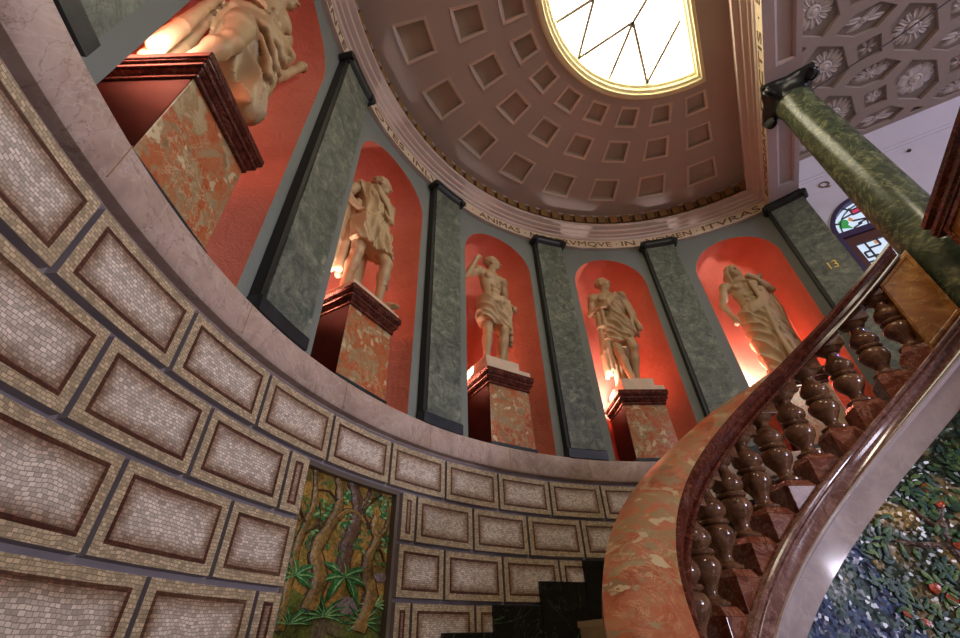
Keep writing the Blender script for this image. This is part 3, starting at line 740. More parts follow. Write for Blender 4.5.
# ------------------------------------------------------------------ statues (blended solids, meshed with surface nets)
class Field:
    def __init__(s, lo, hi, h):
        s.h = h; s.lo = np.array(lo, np.float32)
        s.ax = [np.arange(l, u, h, dtype=np.float32) for l, u in zip(lo, hi)]
        s.D = np.full([len(a) for a in s.ax], .3, np.float32)
    def _put(s, lo, hi, fn, k, sub=False):
        sl = []
        for a, l, u in zip(s.ax, lo, hi):
            i0 = max(0, int(np.searchsorted(a, l-k-.04))); i1 = min(len(a), int(np.searchsorted(a, u+k+.04)))
            if i1 <= i0: return
            sl.append(slice(i0, i1))
        X = np.stack(np.meshgrid(*[a[q] for a, q in zip(s.ax, sl)], indexing='ij'), -1)
        d = fn(X); A = s.D[tuple(sl)]
        if sub: d = -d; hh = np.maximum(k-np.abs(A-d), 0)/k; s.D[tuple(sl)] = np.maximum(A, d)+hh*hh*k*.25
        else: hh = np.maximum(k-np.abs(A-d), 0)/k; s.D[tuple(sl)] = np.minimum(A, d)-hh*hh*k*.25
    def cone(s, a, b, ra, rb, k=.03, sub=False):
        a = np.array(a, np.float32); b = np.array(b, np.float32); ab = b-a; L = float(ab@ab)+1e-9
        def fn(X):
            q = X-a; t = np.clip((q@ab)/L, 0, 1); return np.linalg.norm(q-t[..., None]*ab, axis=-1)-(ra+(rb-ra)*t)
        m = max(ra, rb); s._put(np.minimum(a, b)-m, np.maximum(a, b)+m, fn, k, sub)
    def chain(s, pts, rs, k=.03):
        if not isinstance(rs, (list, tuple)): rs = [rs]*len(pts)
        for i in range(len(pts)-1): s.cone(pts[i], pts[i+1], rs[i], rs[i+1], k)
    def ell(s, c, r, k=.03, rot=None, sub=False):
        c = np.array(c, np.float32); r = np.array(r, np.float32)
        def fn(X):
            q = X-c
            if rot is not None: q = q@rot
            k0 = np.linalg.norm(q/r, axis=-1); k1 = np.linalg.norm(q/(r*r), axis=-1)+1e-6
            return k0*(k0-1)/k1
        m = r if rot is None else np.full(3, r.max()); s._put(c-m, c+m, fn, k, sub)
    def clip(s, p, n):
        X = np.stack(np.meshgrid(*s.ax, indexing='ij'), -1); n = np.array(n, np.float32); n /= np.linalg.norm(n)
        s.D = np.maximum(s.D, (X-np.array(p, np.float32))@n)
    def folds(s, d, freq, amp, warp=.35, seed=0):
        X = np.stack(np.meshgrid(*s.ax, indexing='ij'), -1); d = np.array(d, np.float32); d /= np.linalg.norm(d)
        u = (X@d)*freq+warp*freq*.06*(np.sin(X[..., 2]*9+seed)+np.sin(X[..., 0]*13+X[..., 1]*7+seed*2))
        s.D = s.D-1.35*amp*(1-np.abs(np.sin(u)))**1.6+.3*amp
    def mesh(s):
        D = s.D; S_ = D < 0; n = D.shape; h = s.h
        cs = list(product((0, 1), (0, 1), (0, 1)))
        sub = lambda A, c: A[c[0]:n[0]-1+c[0], c[1]:n[1]-1+c[1], c[2]:n[2]-1+c[2]]
        cnt = sum(sub(S_, c).astype(np.int8) for c in cs); act = (cnt > 0) & (cnt < 8)
        idx = np.full(act.shape, -1, np.int64); ii = np.argwhere(act); idx[act] = np.arange(len(ii))
        val = {c: sub(D, c)[act] for c in cs}; acc = np.zeros((len(ii), 3)); w = np.zeros(len(ii))
        for a in cs:
            for ax in range(3):
                if a[ax]: continue
                b = list(a); b[ax] = 1; b = tuple(b); va, vb = val[a], val[b]; cr = (va < 0) != (vb < 0)
                t = np.where(cr, va/np.where(cr, va-vb, 1), 0); p = np.array(a, float)+np.outer(t, np.eye(3)[ax])
                acc[cr] += p[cr]; w[cr] += 1
        V = (ii+acc/w[:, None])*h+s.lo; F = []
        for ax in range(3):
            b, c = (ax+1) % 3, (ax+2) % 3
            sl0 = [slice(1, n[q]-1) for q in range(3)]; sl1 = list(sl0); sl0[ax] = slice(0, n[ax]-1); sl1[ax] = slice(1, n[ax])
            A0, A1 = S_[tuple(sl0)], S_[tuple(sl1)]; e = np.argwhere(A0 != A1)
            if not len(e): continue
            fl = A0[tuple(e.T)]; off = np.ones(3, int); off[ax] = 0; e = e+off
            q = []
            for db, dc in ((-1, -1), (0, -1), (0, 0), (-1, 0)):
                o = np.zeros(3, int); o[b] = db; o[c] = dc; q.append(idx[tuple((e+o).T)])
            q = np.stack(q, 1); q[~fl] = q[~fl][:, ::-1]; F.append(q)
        return V, np.concatenate(F)
def rotm(yaw=0, pitch=0, roll=0):
    return np.array((Matrix.Rotation(yaw, 3, 'Z') @ Matrix.Rotation(pitch, 3, 'X') @ Matrix.Rotation(roll, 3, 'Y')), np.float32)
def sculpt(F, name, parent, mat='statue', scale=1.0, it=1):
    V, Q = F.mesh(); me = bpy.data.meshes.new(name); me.from_pydata((V*scale).tolist(), [], Q.tolist()); me.materials.append(M[mat].m)
    me.polygons.foreach_set('use_smooth', [True]*len(me.polygons)); o = bpy.data.objects.new(name, me); C.objects.link(o); o.parent = parent
    sm = o.modifiers.new('smooth', 'SMOOTH'); sm.factor = .5; sm.iterations = it
    return o
def hand(F, w, d, side, curl=.8, up=(0, 0, 1)):
    # palm, four bent fingers and a thumb from the wrist w along d
    d = Vector(d).normalized(); u = Vector(up); s = d.cross(u).normalized(); u = s.cross(d).normalized(); w = Vector(w)
    F.cone(w, w+d*.05, .026, .03, .02); F.cone(w+d*.03, w+d*.085, .030, .032, .02)
    for i, L in enumerate((.036, .042, .039, .03)):
        o = (i-1.5)*.019; p0 = w+d*.085+s*o; p1 = p0+d*L*math.cos(curl*.6)-u*L*math.sin(curl*.6); p2 = p1+d*L*.8*math.cos(curl*1.7)-u*L*.8*math.sin(curl*1.7)
        F.cone(p0, p1, .0115, .011, .008); F.cone(p1, p2, .011, .0095, .006)
    p0 = w+d*.035+s*side*.026; p1 = p0+d*.035+s*side*.02-u*.012; F.cone(p0, p1, .014, .012, .01); F.cone(p1, p1+d*.03-u*.012, .012, .01, .006)
def body(F, ps):
    hp = Vector(ps.get('hip', (0, 0, .95))); ch = Vector(ps.get('chest', (0, 0, 1.31))); k = .05
    F.ell(hp, (.158, .112, .125), k); F.ell(hp+Vector((0, .03, -.03)), (.15, .1, .1), k)
    F.ell((hp+ch)/2+Vector((0, 0, -.03)), (.128, .092, .16), k); F.ell(ch+Vector((0, .008, 0)), (.158, .11, .19), k)
    F.ell(ch+Vector((0, 0, .1)), (.165, .09, .09), k)
    for s in (-1, 1):
        F.ell(ch+Vector((s*.072, -.083, .065)), (.078, .034, .056), .022)
        F.ell(hp+Vector((s*.075, .07, -.03)), (.085, .08, .09), .03)
        for q in range(3): F.ell((hp*(1-(.28+.22*q))+ch*(.28+.22*q))+Vector((s*.037, -.094, .0)), (.036, .016, .032), .012)
    F.cone(ch+Vector((0, -.1, .11)), ch+Vector((0, -.115, -.06)), .006, .006, .02, True)
    sL, sR = Vector(ps['sl']), Vector(ps['sr'])
    nk = Vector(ps.get('neck', (0, .005, 1.52))); hd = Vector(ps.get('head', (0, -.02, 1.665)))
    for sh in (sL, sR):
        F.cone(nk+Vector((0, .01, -.01)), sh+Vector((0, .01, .0)), .05, .055, .05); F.ell(sh, (.066, .064, .075), .04)
    F.cone(nk+Vector((0, 0, -.05)), hd+Vector((0, .012, -.05)), .06, .052, .03)
    for sh, el, wr in ((sL, ps['el'], ps['wl']), (sR, ps['er'], ps['wr'])):
        el, wr = Vector(el), Vector(wr); m = (sh+el)/2; F.cone(sh, el, .052, .04, .03); F.ell(m, (.05, .052, .09), .03) if abs((el-sh).normalized().z) > .7 else None
        q = el+(wr-el)*.3; F.cone(el, q, .04, .043, .02); F.cone(q, wr, .043, .027, .02)
    for hip_, kn, an, toe in ps['legs']:
        hip_, kn, an, toe = map(Vector, (hip_, kn, an, toe)); m = hip_+(kn-hip_)*.4
        F.cone(hip_, m, .092, .083, .04); F.cone(m, kn, .083, .056, .03); F.ell(kn+Vector((0, -.018, 0)), (.046, .042, .055), .02)
        c = kn+(an-kn)*.32; F.cone(kn, c, .052, .057, .03); F.ell(c+Vector((0, .028, 0)), (.045, .042, .1), .03); F.cone(c, an, .055, .034, .03)
        F.ell(an+Vector((0, .022, -.045)), (.033, .04, .04), .02)
        d = (toe-an); d.z = 0; d.normalize(); b = Vector((toe.x, toe.y, .035))
        F.cone(an+Vector((0, 0, -.03)), b-d*.05, .036, .034, .025); F.cone(b-d*.05+Vector((0, 0, -.01)), b+Vector((0, 0, -.016)), .036, .026, .02)
        s = d.cross(Vector((0, 0, 1)))
        for q in range(5): o = b+s*(q-2)*.015-d*(.006*abs(q-1.4)); F.cone(o+Vector((0, 0, -.018)), o+d*.03+Vector((0, 0, -.021)), .010, .0105, .006)
    # head
    R = rotm(ps.get('yaw', 0), ps.get('nod', 0)); hp2 = lambda x, y, z: hd+Vector(R @ np.array((x, y, z), np.float32)); Rt = R
    F.ell(hp2(0, .012, .03), (.073, .092, .085), .02, Rt); F.ell(hp2(0, -.03, -.035), (.056, .058, .075), .03, Rt); F.ell(hp2(0, -.062, -.085), (.028, .024, .022), .02, Rt)
    F.cone(hp2(0, -.092, .015), hp2(0, -.113, -.028), .010, .015, .012)          # nose
    for s in (-1, 1):
        F.ell(hp2(s*.031, -.098, .006), (.019, .018, .013), .012, Rt, True); F.ell(hp2(s*.031, -.079, .004), (.014, .012, .010), .006, Rt)
        F.cone(hp2(s*.012, -.094, .026), hp2(s*.05, -.078, .024), .010, .008, .012); F.ell(hp2(s*.074, .008, -.012), (.012, .022, .032), .01, Rt)
        F.ell(hp2(s*.04, -.065, -.035), (.022, .02, .024), .02, Rt)
    F.cone(hp2(-.02, -.090, -.056), hp2(.02, -.090, -.056), .008, .008, .006); F.cone(hp2(-.017, -.088, -.068), hp2(.017, -.088, -.068), .009, .009, .006)
    F.cone(hp2(-.024, -.104, -.0625), hp2(.024, -.104, -.0625), .004, .004, .006, True)
    return hp2, Rt
def hair(F, hp2, R, kind):
    r2 = random.Random(3)
    F.ell(hp2(0, .022, .042), (.08, .092, .085), .02, R)
    for i in range(90):
        a = r2.uniform(0, 6.28); e = r2.uniform(-.25, 1.45); x = .082*math.cos(e)*math.cos(a); y = .022+.094*math.cos(e)*math.sin(a); z = .036+.088*math.sin(e)
        if y < -.035 and z < .062: continue
        F.ell(hp2(x, y, z), (.016, .016, .013), .006)
    if kind == 'long':
        for s in (-1, 1):
            for q in range(5): F.chain([hp2(s*(.068-.004*q), -.03+.026*q, .05), hp2(s*.086, -.015+.028*q, -.04), hp2(s*.082, -.02+.03*q, -.13), hp2(s*.09, -.03+.03*q, -.2)], [.018, .021, .02, .012], .008)
        F.chain([hp2(0, .09, .02), hp2(0, .1, -.1), hp2(0, .095, -.2)], [.05, .05, .03], .02)
def cloth(grid, shapes, ropes, clips=(), folds=(), tail=()):
    F = Field(*grid)
    for sh in shapes:
        if len(sh) == 2: F.ell(sh[0], sh[1], .09)
        else: F.cone(*sh[:4], .09)
    for d, fr, am in folds: F.folds(d, fr, am)
    for p, n in clips: F.clip(p, n)
    for pts, rs, k in ropes: F.chain(pts, rs, k)
    return F
def cascade(F, tops, bots, r0, r1, k=.014, sway=.02, seed=1):
    q = random.Random(seed); n = len(tops)
    sp0 = (Vector(tops[-1])-Vector(tops[0])).length/(n-1); sp1 = (Vector(bots[-1])-Vector(bots[0])).length/(n-1)
    a0 = max(.014, sp0*.66); a1 = max(.016, sp1*.66)
    for i, (a, b) in enumerate(zip(tops, bots)):
        a, b = Vector(a), Vector(b); o = Vector((0, .9*a0 if i % 2 else -.2*a0, 0)); a = a+o; b = b+o*1.2+Vector((0, 0, q.uniform(-.04, .04)))
        s1 = Vector((q.uniform(-sway, sway), 0, 0))
        F.chain([a, a*.66+b*.34+s1, a*.33+b*.67-s1*.6, b], [a0*q.uniform(.85, 1.15), (a0*2+a1)/3*q.uniform(.8, 1.2), (a0+2*a1)/3*q.uniform(.85, 1.2), a1*q.uniform(.8, 1.15)], .012)
def spread(p, q, n): return [Vector(p)*(1-i/(n-1))+Vector(q)*(i/(n-1)) for i in range(n)]
GR = ((-.52, -.42, -.02), (.52, .36, 1.86), .0125)
def statue(k, label, scale, yaw, ps, cl, hairkind='short', blocks=(), hands=(), extra=None):
    c = PC[k]; L = nloc(c); zt = blocks[-1][5]
    root = thing('statue', Vector(L(0, 1.072, zt)), label, 'statue', 'classical statues in the niches', 0)
    if k == 4: root.location = L(.008, 1.08, zt)
    base_rot = math.radians(c-90)
    root.rotation_euler = (0, 0, base_rot+yaw)
    F = Field(*GR); hp2, R = body(F, ps); hair(F, hp2, R, hairkind)
    for h_ in hands: hand(F, *h_)
    if extra: extra(F)
    sculpt(F, 'body', root, scale=scale)
    for nm, mk in cl: sculpt(mk(), nm, root, scale=scale)
    g = MB(); rl = Vector(root.location); Ri = Matrix.Rotation(-(base_rot+yaw), 4, 'Z')
    for x0, x1, y0, y1, z0, z1 in blocks:
        p8 = [L(x, y, z) for z in (z0, z1) for x, y in ((x0, y0), (x1, y0), (x1, y1), (x0, y1))]
        g.hexa([tuple(Ri @ (Vector(p)-rl)) for p in p8])
    g.build('base_block', 'block', root, bevel=.006, local=True)
    return root
ZP = .6863
# 1: the statue in a short tunic and long mantle, hand on hip
def tunic():
    F = cloth(GR, [((0, 0, 1.31), (.175, .125, .2)), ((0, 0, 1.08), (.15, .115, .2)), ((0, .0, .93), (.19, .145, .16)), ((-.09, 0, .9), (-.115, -.03, .60), .125, .12), ((.09, -.01, .9), (.125, -.07, .62), .125, .12), ((-.17, 0, 1.44), (.17, 0, 1.44), .075, .075)], [],
              [((0, 0, .645), (0, .15, -1)), ((0, 0, 1.49), (0, 0, 1))], [((1, .25, 0), 50, .02), ((1, -.5, .25), 27, .016)])
    F.chain([(-.13, -.09, 1.02), (0, -.13, .99), (.13, -.1, 1.03)], [.03, .034, .03], .02); return F
def mantle():
    F = Field(*GR)
    for i in range(4):
        o = i*.036
        F.chain([(-.19+o*.2, .03, 1.51-o*.2), (-.10+o*.3, -.115, 1.475-o*.75), (.03+o*.2, -.152, 1.36-o), (.13-o*.2, -.148, 1.22-o*.9), (.155-o*.5, -.13, 1.12-o*.3), (.09-o*.2, -.15, 1.10+o*.2)], [.022, .021, .02, .02, .019, .013], .008)
    F.chain([(.02, -.14, 1.18), (.07, -.155, 1.1), (.13, -.145, 1.14)], [.015, .018, .015], .008)
    F.chain([(-.2, .04, 1.5), (.0, .1, 1.53), (.2, .05, 1.5)], .035, .02)
    cascade(F, spread((-.19, .03, 1.22), (-.33, .12, 1.1), 5), spread((-.20, .08, .3), (-.37, .14, .42), 5), .036, .042, .012, .03, 5)
    cascade(F, spread((-.16, .13, 1.44), (.16, .13, 1.46), 6), spread((-.14, .16, .34), (.14, .16, .44), 6), .04, .035, .02, .02, 8); return F
def boots(F):
    for x, y in ((-.14, .02), (.17, -.09)):
        for z in (.27, .33): F.chain([(x-.04, y-.03, z), (x, y-.06, z+.005), (x+.04, y-.03, z)], .012, .008)
    F.chain([(.02, .15, .0), (.03, .15, .35), (.02, .13, .72)], [.09, .075, .07], .03)
statue(3, 'statue in a short tunic and hanging mantle with a hand on its hip', 1.02, math.radians(-2),
       dict(sl=(-.2, .02, 1.455), sr=(.2, -.01, 1.465), el=(-.35, .07, 1.25), wl=(-.21, -.04, 1.05), er=(.25, .13, 1.2), wr=(.10, .19, 1.04), yaw=math.radians(48), nod=.06, head=(.02, -.035, 1.665),
            legs=[((-.09, 0, .92), (-.13, -.03, .51), (-.14, .04, .09), (-.2, -.1, .04)), ((.09, 0, .92), (.15, -.13, .53), (.17, -.07, .09), (.22, -.24, .04))]),
       [('tunic', tunic), ('mantle', mantle)], 'short', [(-.085, .085, 1.0, 1.15, ZP, .700), (-.075, .075, 1.008, 1.14, .699, .713)], [((-.21, -.04, 1.05), (.7, -.4, -.35), 1, .9)], boots)
# 2: bare chest, hand raised to the head, cloth round the hips
def kilt():
    F = cloth(GR, [((0, 0, .98), (.172, .128, .1)), ((-.09, .0, .92), (-.1, 0, .52), .128, .118), ((.09, -.01, .92), (.11, -.04, .56), .125, .112)], [],
              [((0, 0, .585), (-.28, .1, -1)), ((0, 0, 1.03), (.0, 0, 1))], [((.75, .2, .62), 40, .024), ((1, 0, .3), 22, .016)])
    for i in range(3): F.chain([(-.17, .0, 1.0-.022*i), (-.08, -.125, .975-.024*i), (.06, -.145, 1.0-.03*i), (.18, -.07, 1.04-.036*i), (.2, .05, 1.03)], [.024, .026, .028, .032, .03], .012)
    cascade(F, spread((.19, -.10, 1.03), (.25, .03, 1.01), 5), spread((.16, -.12, .46), (.25, .0, .42), 5), .03, .026, .012, .03, 2)
    return F
def stump(F):
    F.chain([(.14, .12, 0), (.17, .10, .25), (.19, .06, .6)], [.085, .075, .06], .03)
    for z in (.1, .22, .33, .45): F.ell((.15+z*.08, .05, z), (.04, .03, .045), .015)
statue(2, 'bare-chested statue with cloth round its hips raising one hand to its head', 1.0, math.radians(4),
       dict(sl=(-.2, .0, 1.46), sr=(.2, .0, 1.43), el=(-.37, .01, 1.31), wl=(-.30, -.10, 1.54), er=(.27, .06, 1.18), wr=(.25, -.06, 1.0), yaw=math.radians(52), head=(.02, -.03, 1.665),
            legs=[((-.09, 0, .92), (-.11, -.02, .5), (-.12, .03, .09), (-.16, -.12, .04)), ((.09, 0, .92), (.09, -.09, .52), (.08, .0, .09), (.12, -.16, .04))]),
       [('hip_cloth', kilt)], 'short', [(-.085, .082, 1.0, 1.15, ZP, .706), (-.085, .042, 1.004, 1.148, .705, .733)],
       [((-.30, -.10, 1.54), (.4, .1, .75), -1, 1.4), ((.25, -.06, 1.0), (.2, -.5, -.6), -1, .9)], stump)
# 3: diagonal drape over one shoulder
def himation():
    F = cloth(GR, [((0, 0, 1.3), (.178, .13, .2)), ((.02, 0, 1.08), (.152, .115, .2)), ((0, 0, .94), (.18, .135, .14)), ((-.08, 0, .9), (-.07, -.03, .58), .115, .1), ((.09, 0, .9), (.12, -.04, .6), .115, .11), ((.0, 0, 1.42), (.2, 0, 1.44), .08, .07)], [],
              [((0, 0, 1.30), (-.72, 0, .7)), ((-.02, 0, .60), (-.5, 0, -1)), ((-.02, 0, .60), (.42, 0, -1))], [((.62, .15, .78), 38, .026), ((.8, 0, .5), 20, .016)])
    for i in range(4): F.chain([(.17-.01*i, .05, 1.52), (.10, -.11, 1.44-.022*i), (-.03, -.145, 1.31-.026*i), (-.16, -.08, 1.15-.028*i), (-.19, .03, 1.1-.02*i)], [.022, .02, .02, .022, .022], .01)
    cascade(F, spread((-.15, -.12, 1.14), (-.23, -.04, 1.12), 4), spread((-.15, .0, .3), (-.23, .05, .2), 4), .034, .045, .014, .03, 3)
    F.chain([(.2, .02, 1.47), (.26, .05, 1.3), (.30, .04, 1.16)], [.08, .07, .06], .03)
    cascade(F, spread((.24, -.03, 1.2), (.31, .08, 1.18), 4), spread((.25, -.01, .84), (.33, .08, .8), 4), .03, .03)
    cascade(F, spread((-.06, .12, 1.1), (.2, .12, 1.2), 6), spread((-.1, .14, .05), (.14, .14, .35), 6), .045, .04, .02, .02, 4); return F
statue(1, 'statue with a diagonal drape over one shoulder, hand at its waist, above the cut-off pedestal', 1.01, math.radians(-6),
       dict(sl=(-.2, 0, 1.44), sr=(.2, .02, 1.46), el=(-.26, .06, 1.19), wl=(-.14, -.15, 1.17), er=(.29, .05, 1.2), wr=(.30, -.04, .95), yaw=math.radians(50), head=(-.01, -.03, 1.665),
            legs=[((-.09, 0, .92), (-.04, -.04, .5), (.05, .0, .09), (.06, -.15, .04)), ((.09, 0, .92), (.14, -.09, .53), (.12, .1, .1), (.17, -.02, .04))]),
       [('mantle', himation)], 'short', [(-.06, .085, 1.0, 1.15, ZP, .706), (-.06, .055, 1.004, 1.148, .705, .735)],
       [((-.14, -.15, 1.17), (.75, -.2, -.1), 1, 1.5), ((.30, -.04, .95), (.1, -.35, -.9), -1, .7)])
# 0: long hair, long mantle, hand on the chest
def robe():
    F = cloth(GR, [((.02, 0, 1.0), (.182, .132, .14)), ((-.08, 0, .95), (-.08, -.01, .1), .12, .10), ((.08, 0, .95), (.12, -.01, .1), .125, .12), ((.02, 0, .6), (.18, .12, .4))], [],
              [((0, 0, 1.06), (-.3, 0, 1)), ((-.03, 0, .06), (0, 0, -1))], [((.8, .2, .55), 34, .028), ((1, .1, .15), 20, .018)])
    for i in range(4): F.chain([(-.17, .02, .99-.025*i), (-.08, -.13, .99-.03*i), (.06, -.15, 1.06-.035*i), (.15, -.12, 1.2-.05*i), (.2, -.05, 1.36)], [.026, .026, .028, .03, .026], .012)
    cascade(F, spread((.06, -.14, 1.38), (.30, .02, 1.36), 8), spread((.06, -.16, .12), (.32, .04, .3), 8), .034, .044, .013, .03, 6)
    cascade(F, spread((.1, .1, 1.5), (.28, .06, 1.46), 5), spread((.1, .14, .2), (.3, .1, .4), 5), .05, .05, .02, .02, 7)
    for i in range(4): F.chain([(.27, .05, 1.47), (.26-.02*i, -.05, 1.52-.02*i), (.18-.02*i, -.12, 1.44-.03*i), (.1, -.15, 1.36-.03*i)], [.03, .026, .024, .018], .012)
    return F
def flute(F): F.chain([(-.28, -.06, .9), (-.26, -.12, .74)], .018, .01)
statue(0, 'long-haired statue in a long mantle, one hand at its chest, beside pilaster number 13', 1.01, math.radians(10),
       dict(sl=(-.2, .0, 1.44), sr=(.2, .0, 1.46), el=(-.31, .05, 1.19), wl=(-.29, -.04, .93), er=(.30, -.05, 1.25), wr=(.13, -.17, 1.40), yaw=math.radians(10), head=(-.03, -.03, 1.665),
            legs=[((-.09, 0, .92), (-.09, -.05, .5), (-.07, .0, .09), (-.09, -.14, .04)), ((.09, 0, .92), (.13, -.03, .5), (.12, .03, .09), (.16, -.12, .04))]),
       [('mantle', robe)], 'long', [(-.07, .07, 1.005, 1.14, ZP, .7)], [((-.29, -.04, .93), (.1, -.3, -.9), -1, .9), ((.13, -.17, 1.40), (-.6, -.1, .5), 1, 1.4)], flute)
# 4: nearest statue, cropped by the top of the picture
def wrap():
    F = cloth(GR, [((0, 0, .98), (.178, .132, .12)), ((.09, 0, .93), (.13, -.06, .3), .13, .10), ((-.08, .02, .92), (-.06, .02, .4), .1, .09)], [],
              [((0, 0, 1.02), (-.45, 0, 1)), ((-.05, 0, .5), (-.9, 0, -.35)), ((0, 0, .22), (0, 0, -1))], [((.75, .1, .66), 30, .028), ((.9, 0, .35), 17, .02)])
    for i in range(4): F.chain([(-.18, .02, .93-.02*i), (-.08, -.13, .95-.03*i), (.06, -.155, 1.02-.04*i), (.18, -.1, 1.1-.05*i), (.22, .02, 1.13)], [.026, .028, .032, .034, .03], .012)
    for i in range(3):
        q = i*.16
        F.chain([(.23-.01*i, -.03, 1.08-q), (.17, -.13, .98-q), (.10-.012*i, -.165, .86-q*.9), (.03, -.165, .90-q*.8), (-.05-.008*i, -.13, 1.0-q*.75)], [.016, .026, .03, .024, .012], .022)
    F.chain([(.10, -.16, 1.04), (.17, -.15, 1.08), (.2, -.11, 1.02), (.15, -.165, .98)], [.03, .036, .034, .02], .01)
    cascade(F, spread((.15, -.10, 1.1), (.25, .03, 1.1), 6), spread((.13, -.10, .28), (.24, .02, .24), 6), .034, .04, .013, .03, 9)
    cascade(F, spread((-.20, .12, 1.0), (-.12, .16, 1.0), 3), spread((-.24, .12, .1), (-.14, .16, .05), 3), .045, .055, .02, .02, 10); return F
statue(4, 'large near statue with knotted hip drape and raised forearm, head cut off by the frame', 1.12, math.radians(2),
       dict(sl=(-.2, .02, 1.45), sr=(.2, .0, 1.46), el=(-.36, .08, 1.22), wl=(-.19, -.04, 1.06), er=(.33, .02, 1.12), wr=(.37, -.07, 1.36), yaw=math.radians(20),
            legs=[((-.09, 0, .92), (-.12, -.06, .5), (-.16, .03, .09), (-.2, -.12, .04)), ((.09, 0, .92), (.13, -.09, .52), (.13, .0, .09), (.17, -.14, .04))]),
       [('hip_drape', wrap)], 'short', [(-.08, .08, 1.003, 1.15, ZP, .706), (-.07, .07, 1.012, 1.14, .705, .722)], [((-.19, -.04, 1.06), (.7, -.5, -.3), 1, .9), ((.37, -.07, 1.36), (.1, -.1, .95), -1, 1.6)])

# ------------------------------------------------------------------ stairs, black stepped skirting
st = thing('staircase', Vector(P(.74, 130, -.56)), 'curving stair of beige stone steps with stepped black marble skirting', 'staircase')
for k in range(-7, 13):
    a0 = 107.4+7.9*k; top = .04-.0482*k
    if a0 < 52: continue
    if top < -.55: break
    g = MB(); g.arc([(.5475, top-.105), (.5475, top), (1.0018, top), (1.0018, top-.105)], a0, a0+7.9, 6)
    g.arc([(.5475, top-.012), (.5475, top+.0005), (1.0018, top+.0005), (1.0018, top-.012)], a0+7.9, a0+8.2, 1); g.build('step', 'step', st)
for k in range(-7, 5):
    a0 = 113.2+7.87*k; top = .121-.0482*k
    if top > .37: continue
    g = MB()
    g.arc([(.994, top-.125), (.994, top), (1.0019, top), (1.0019, top-.125)], a0, a0+7.8, 6)
    g.build('skirting_panel', 'black', st, bevel=.006)
    
# ------------------------------------------------------------------ mosaics
def onarc(r, th_c):                      # u metres to the right, v metres up
    return lambda u, v, h=0: P(r-h/S, th_c-math.degrees(u/S/r), v/S)
def blob(g, f, pts, mi, h, centre=None):
    # a slightly domed cut shape
    c = centre or tuple(np.mean(pts, 0)); o = [f(x, y, h) for x, y in pts]; b = [f(c[0]+(x-c[0])*1.04, c[1]+(y-c[1])*1.04, 0) for x, y in pts]
    k = len(pts); vs = o+b+[f(c[0], c[1], h*1.25)]
    g.add(vs, [(i, (i+1) % k, 2*k) for i in range(k)]+[(i+k, (i+1) % k+k, (i+1) % k, i) for i in range(k)], mi)
def branch(g, f, pts, w0, w1, mi, h=.006, line=None):
    pts = [np.array(p, float) for p in pts]
    # Catmull-Rom smoothing
    q = []
    for i in range(len(pts)-1):
        p0, p1, p2, p3 = pts[max(i-1, 0)], pts[i], pts[i+1], pts[min(i+2, len(pts)-1)]
        for t in np.linspace(0, 1, 6)[:-1]:
            q.append(.5*((2*p1)+(-p0+p2)*t+(2*p0-5*p1+4*p2-p3)*t*t+(-p0+3*p1-3*p2+p3)*t**3))
    q.append(pts[-1]); rows = []
    for i, p in enumerate(q):
        d = q[min(i+1, len(q)-1)]-q[max(i-1, 0)]; d /= np.linalg.norm(d)+1e-9; nn = np.array([-d[1], d[0]]); w = w0+(w1-w0)*i/(len(q)-1)
        w *= 1+.12*math.sin(i*1.7)
        rows.append([f(*(p+nn*w*1.25), 0), f(*(p+nn*w*1.12), h*.5), f(*(p+nn*w*.9), h*.6), f(*(p+nn*w*.3), h*1.3), f(*(p-nn*w*.5), h*1.1), f(*(p-nn*w*.9), h*.6), f(*(p-nn*w*1.12), h*.5), f(*(p-nn*w*1.25), 0)])
    g.loft(rows, [line, line, mi, mi, mi, line, line, line] if line is not None else mi, closed=False, caps=False)
def leaf(g, f, x, y, a, L, w, mi, h=.004, bend=.25):
    pts = []; ca, sa = math.cos(a), math.sin(a)
    for s in (1, -1):
        for t in ((0, .3, .65, 1) if s == 1 else (.65, .3)):
            yy = s*w*math.sin(math.pi*min(t+.06, 1))*(1 if t < 1 else 0); xx = t*L; yy += bend*L*t*t
            pts.append((x+xx*ca-yy*sa, y+xx*sa+yy*ca))
    blob(g, f, pts, mi, h)
# forest panel in the wall
FP = thing('forest_mosaic', Vector(P(1.04, 150.6, -.56)), 'framed forest mosaic with twisted trunks and green ferns set in the block wall', 'mosaic')
g = MB(); f0_ = onarc(1.026, 150.6)
f = lambda u, v, h=0: f0_(u, .065+(v+.45)*.623, h)
W2 = math.radians(13.8)*1.04*S/2
zt = .88
n_ = 14
for i in range(n_):
    a0, a1 = 143.75+13.7*i/n_, 143.75+13.7*(i+1)/n_
    for z0, z1, mi in ((-.56, -.12, 1), (-.12, .06, 1), (.06, .266, 0)): g.quad(P(1.0262, a0, z0), P(1.0262, a1, z0), P(1.0262, a1, z1), P(1.0262, a0, z1), mi)
rr = random.Random(9)
for k in range(70):   # foliage patches
    x = rr.uniform(-W2+.03, W2-.03); y = rr.uniform(.12, zt-.05)
    for q in range(5): leaf(g, f, x, y, rr.uniform(0, 6.28), rr.uniform(.03, .06), .009, rr.choice([1, 1, 6, 0]), .003)
branch(g, f, [(-.33, -.4), (-.33, .1), (-.30, .35), (-.26, .6), (-.30, .88)], .035, .015, 2, .008, 4)
branch(g, f, [(-.16, -.25), (-.12, 0), (-.18, .2), (-.1, .45), (-.06, .62), (-.08, .8), (-.12, .89)], .062, .02, 2, .012, 4)
branch(g, f, [(-.06, .5), (.03, .6), (.12, .58), (.18, .52)], .026, .016, 2, .012, 4)
branch(g, f, [(-.08, .66), (-.16, .72), (-.26, .70)], .014, .006, 4, .008, 4)
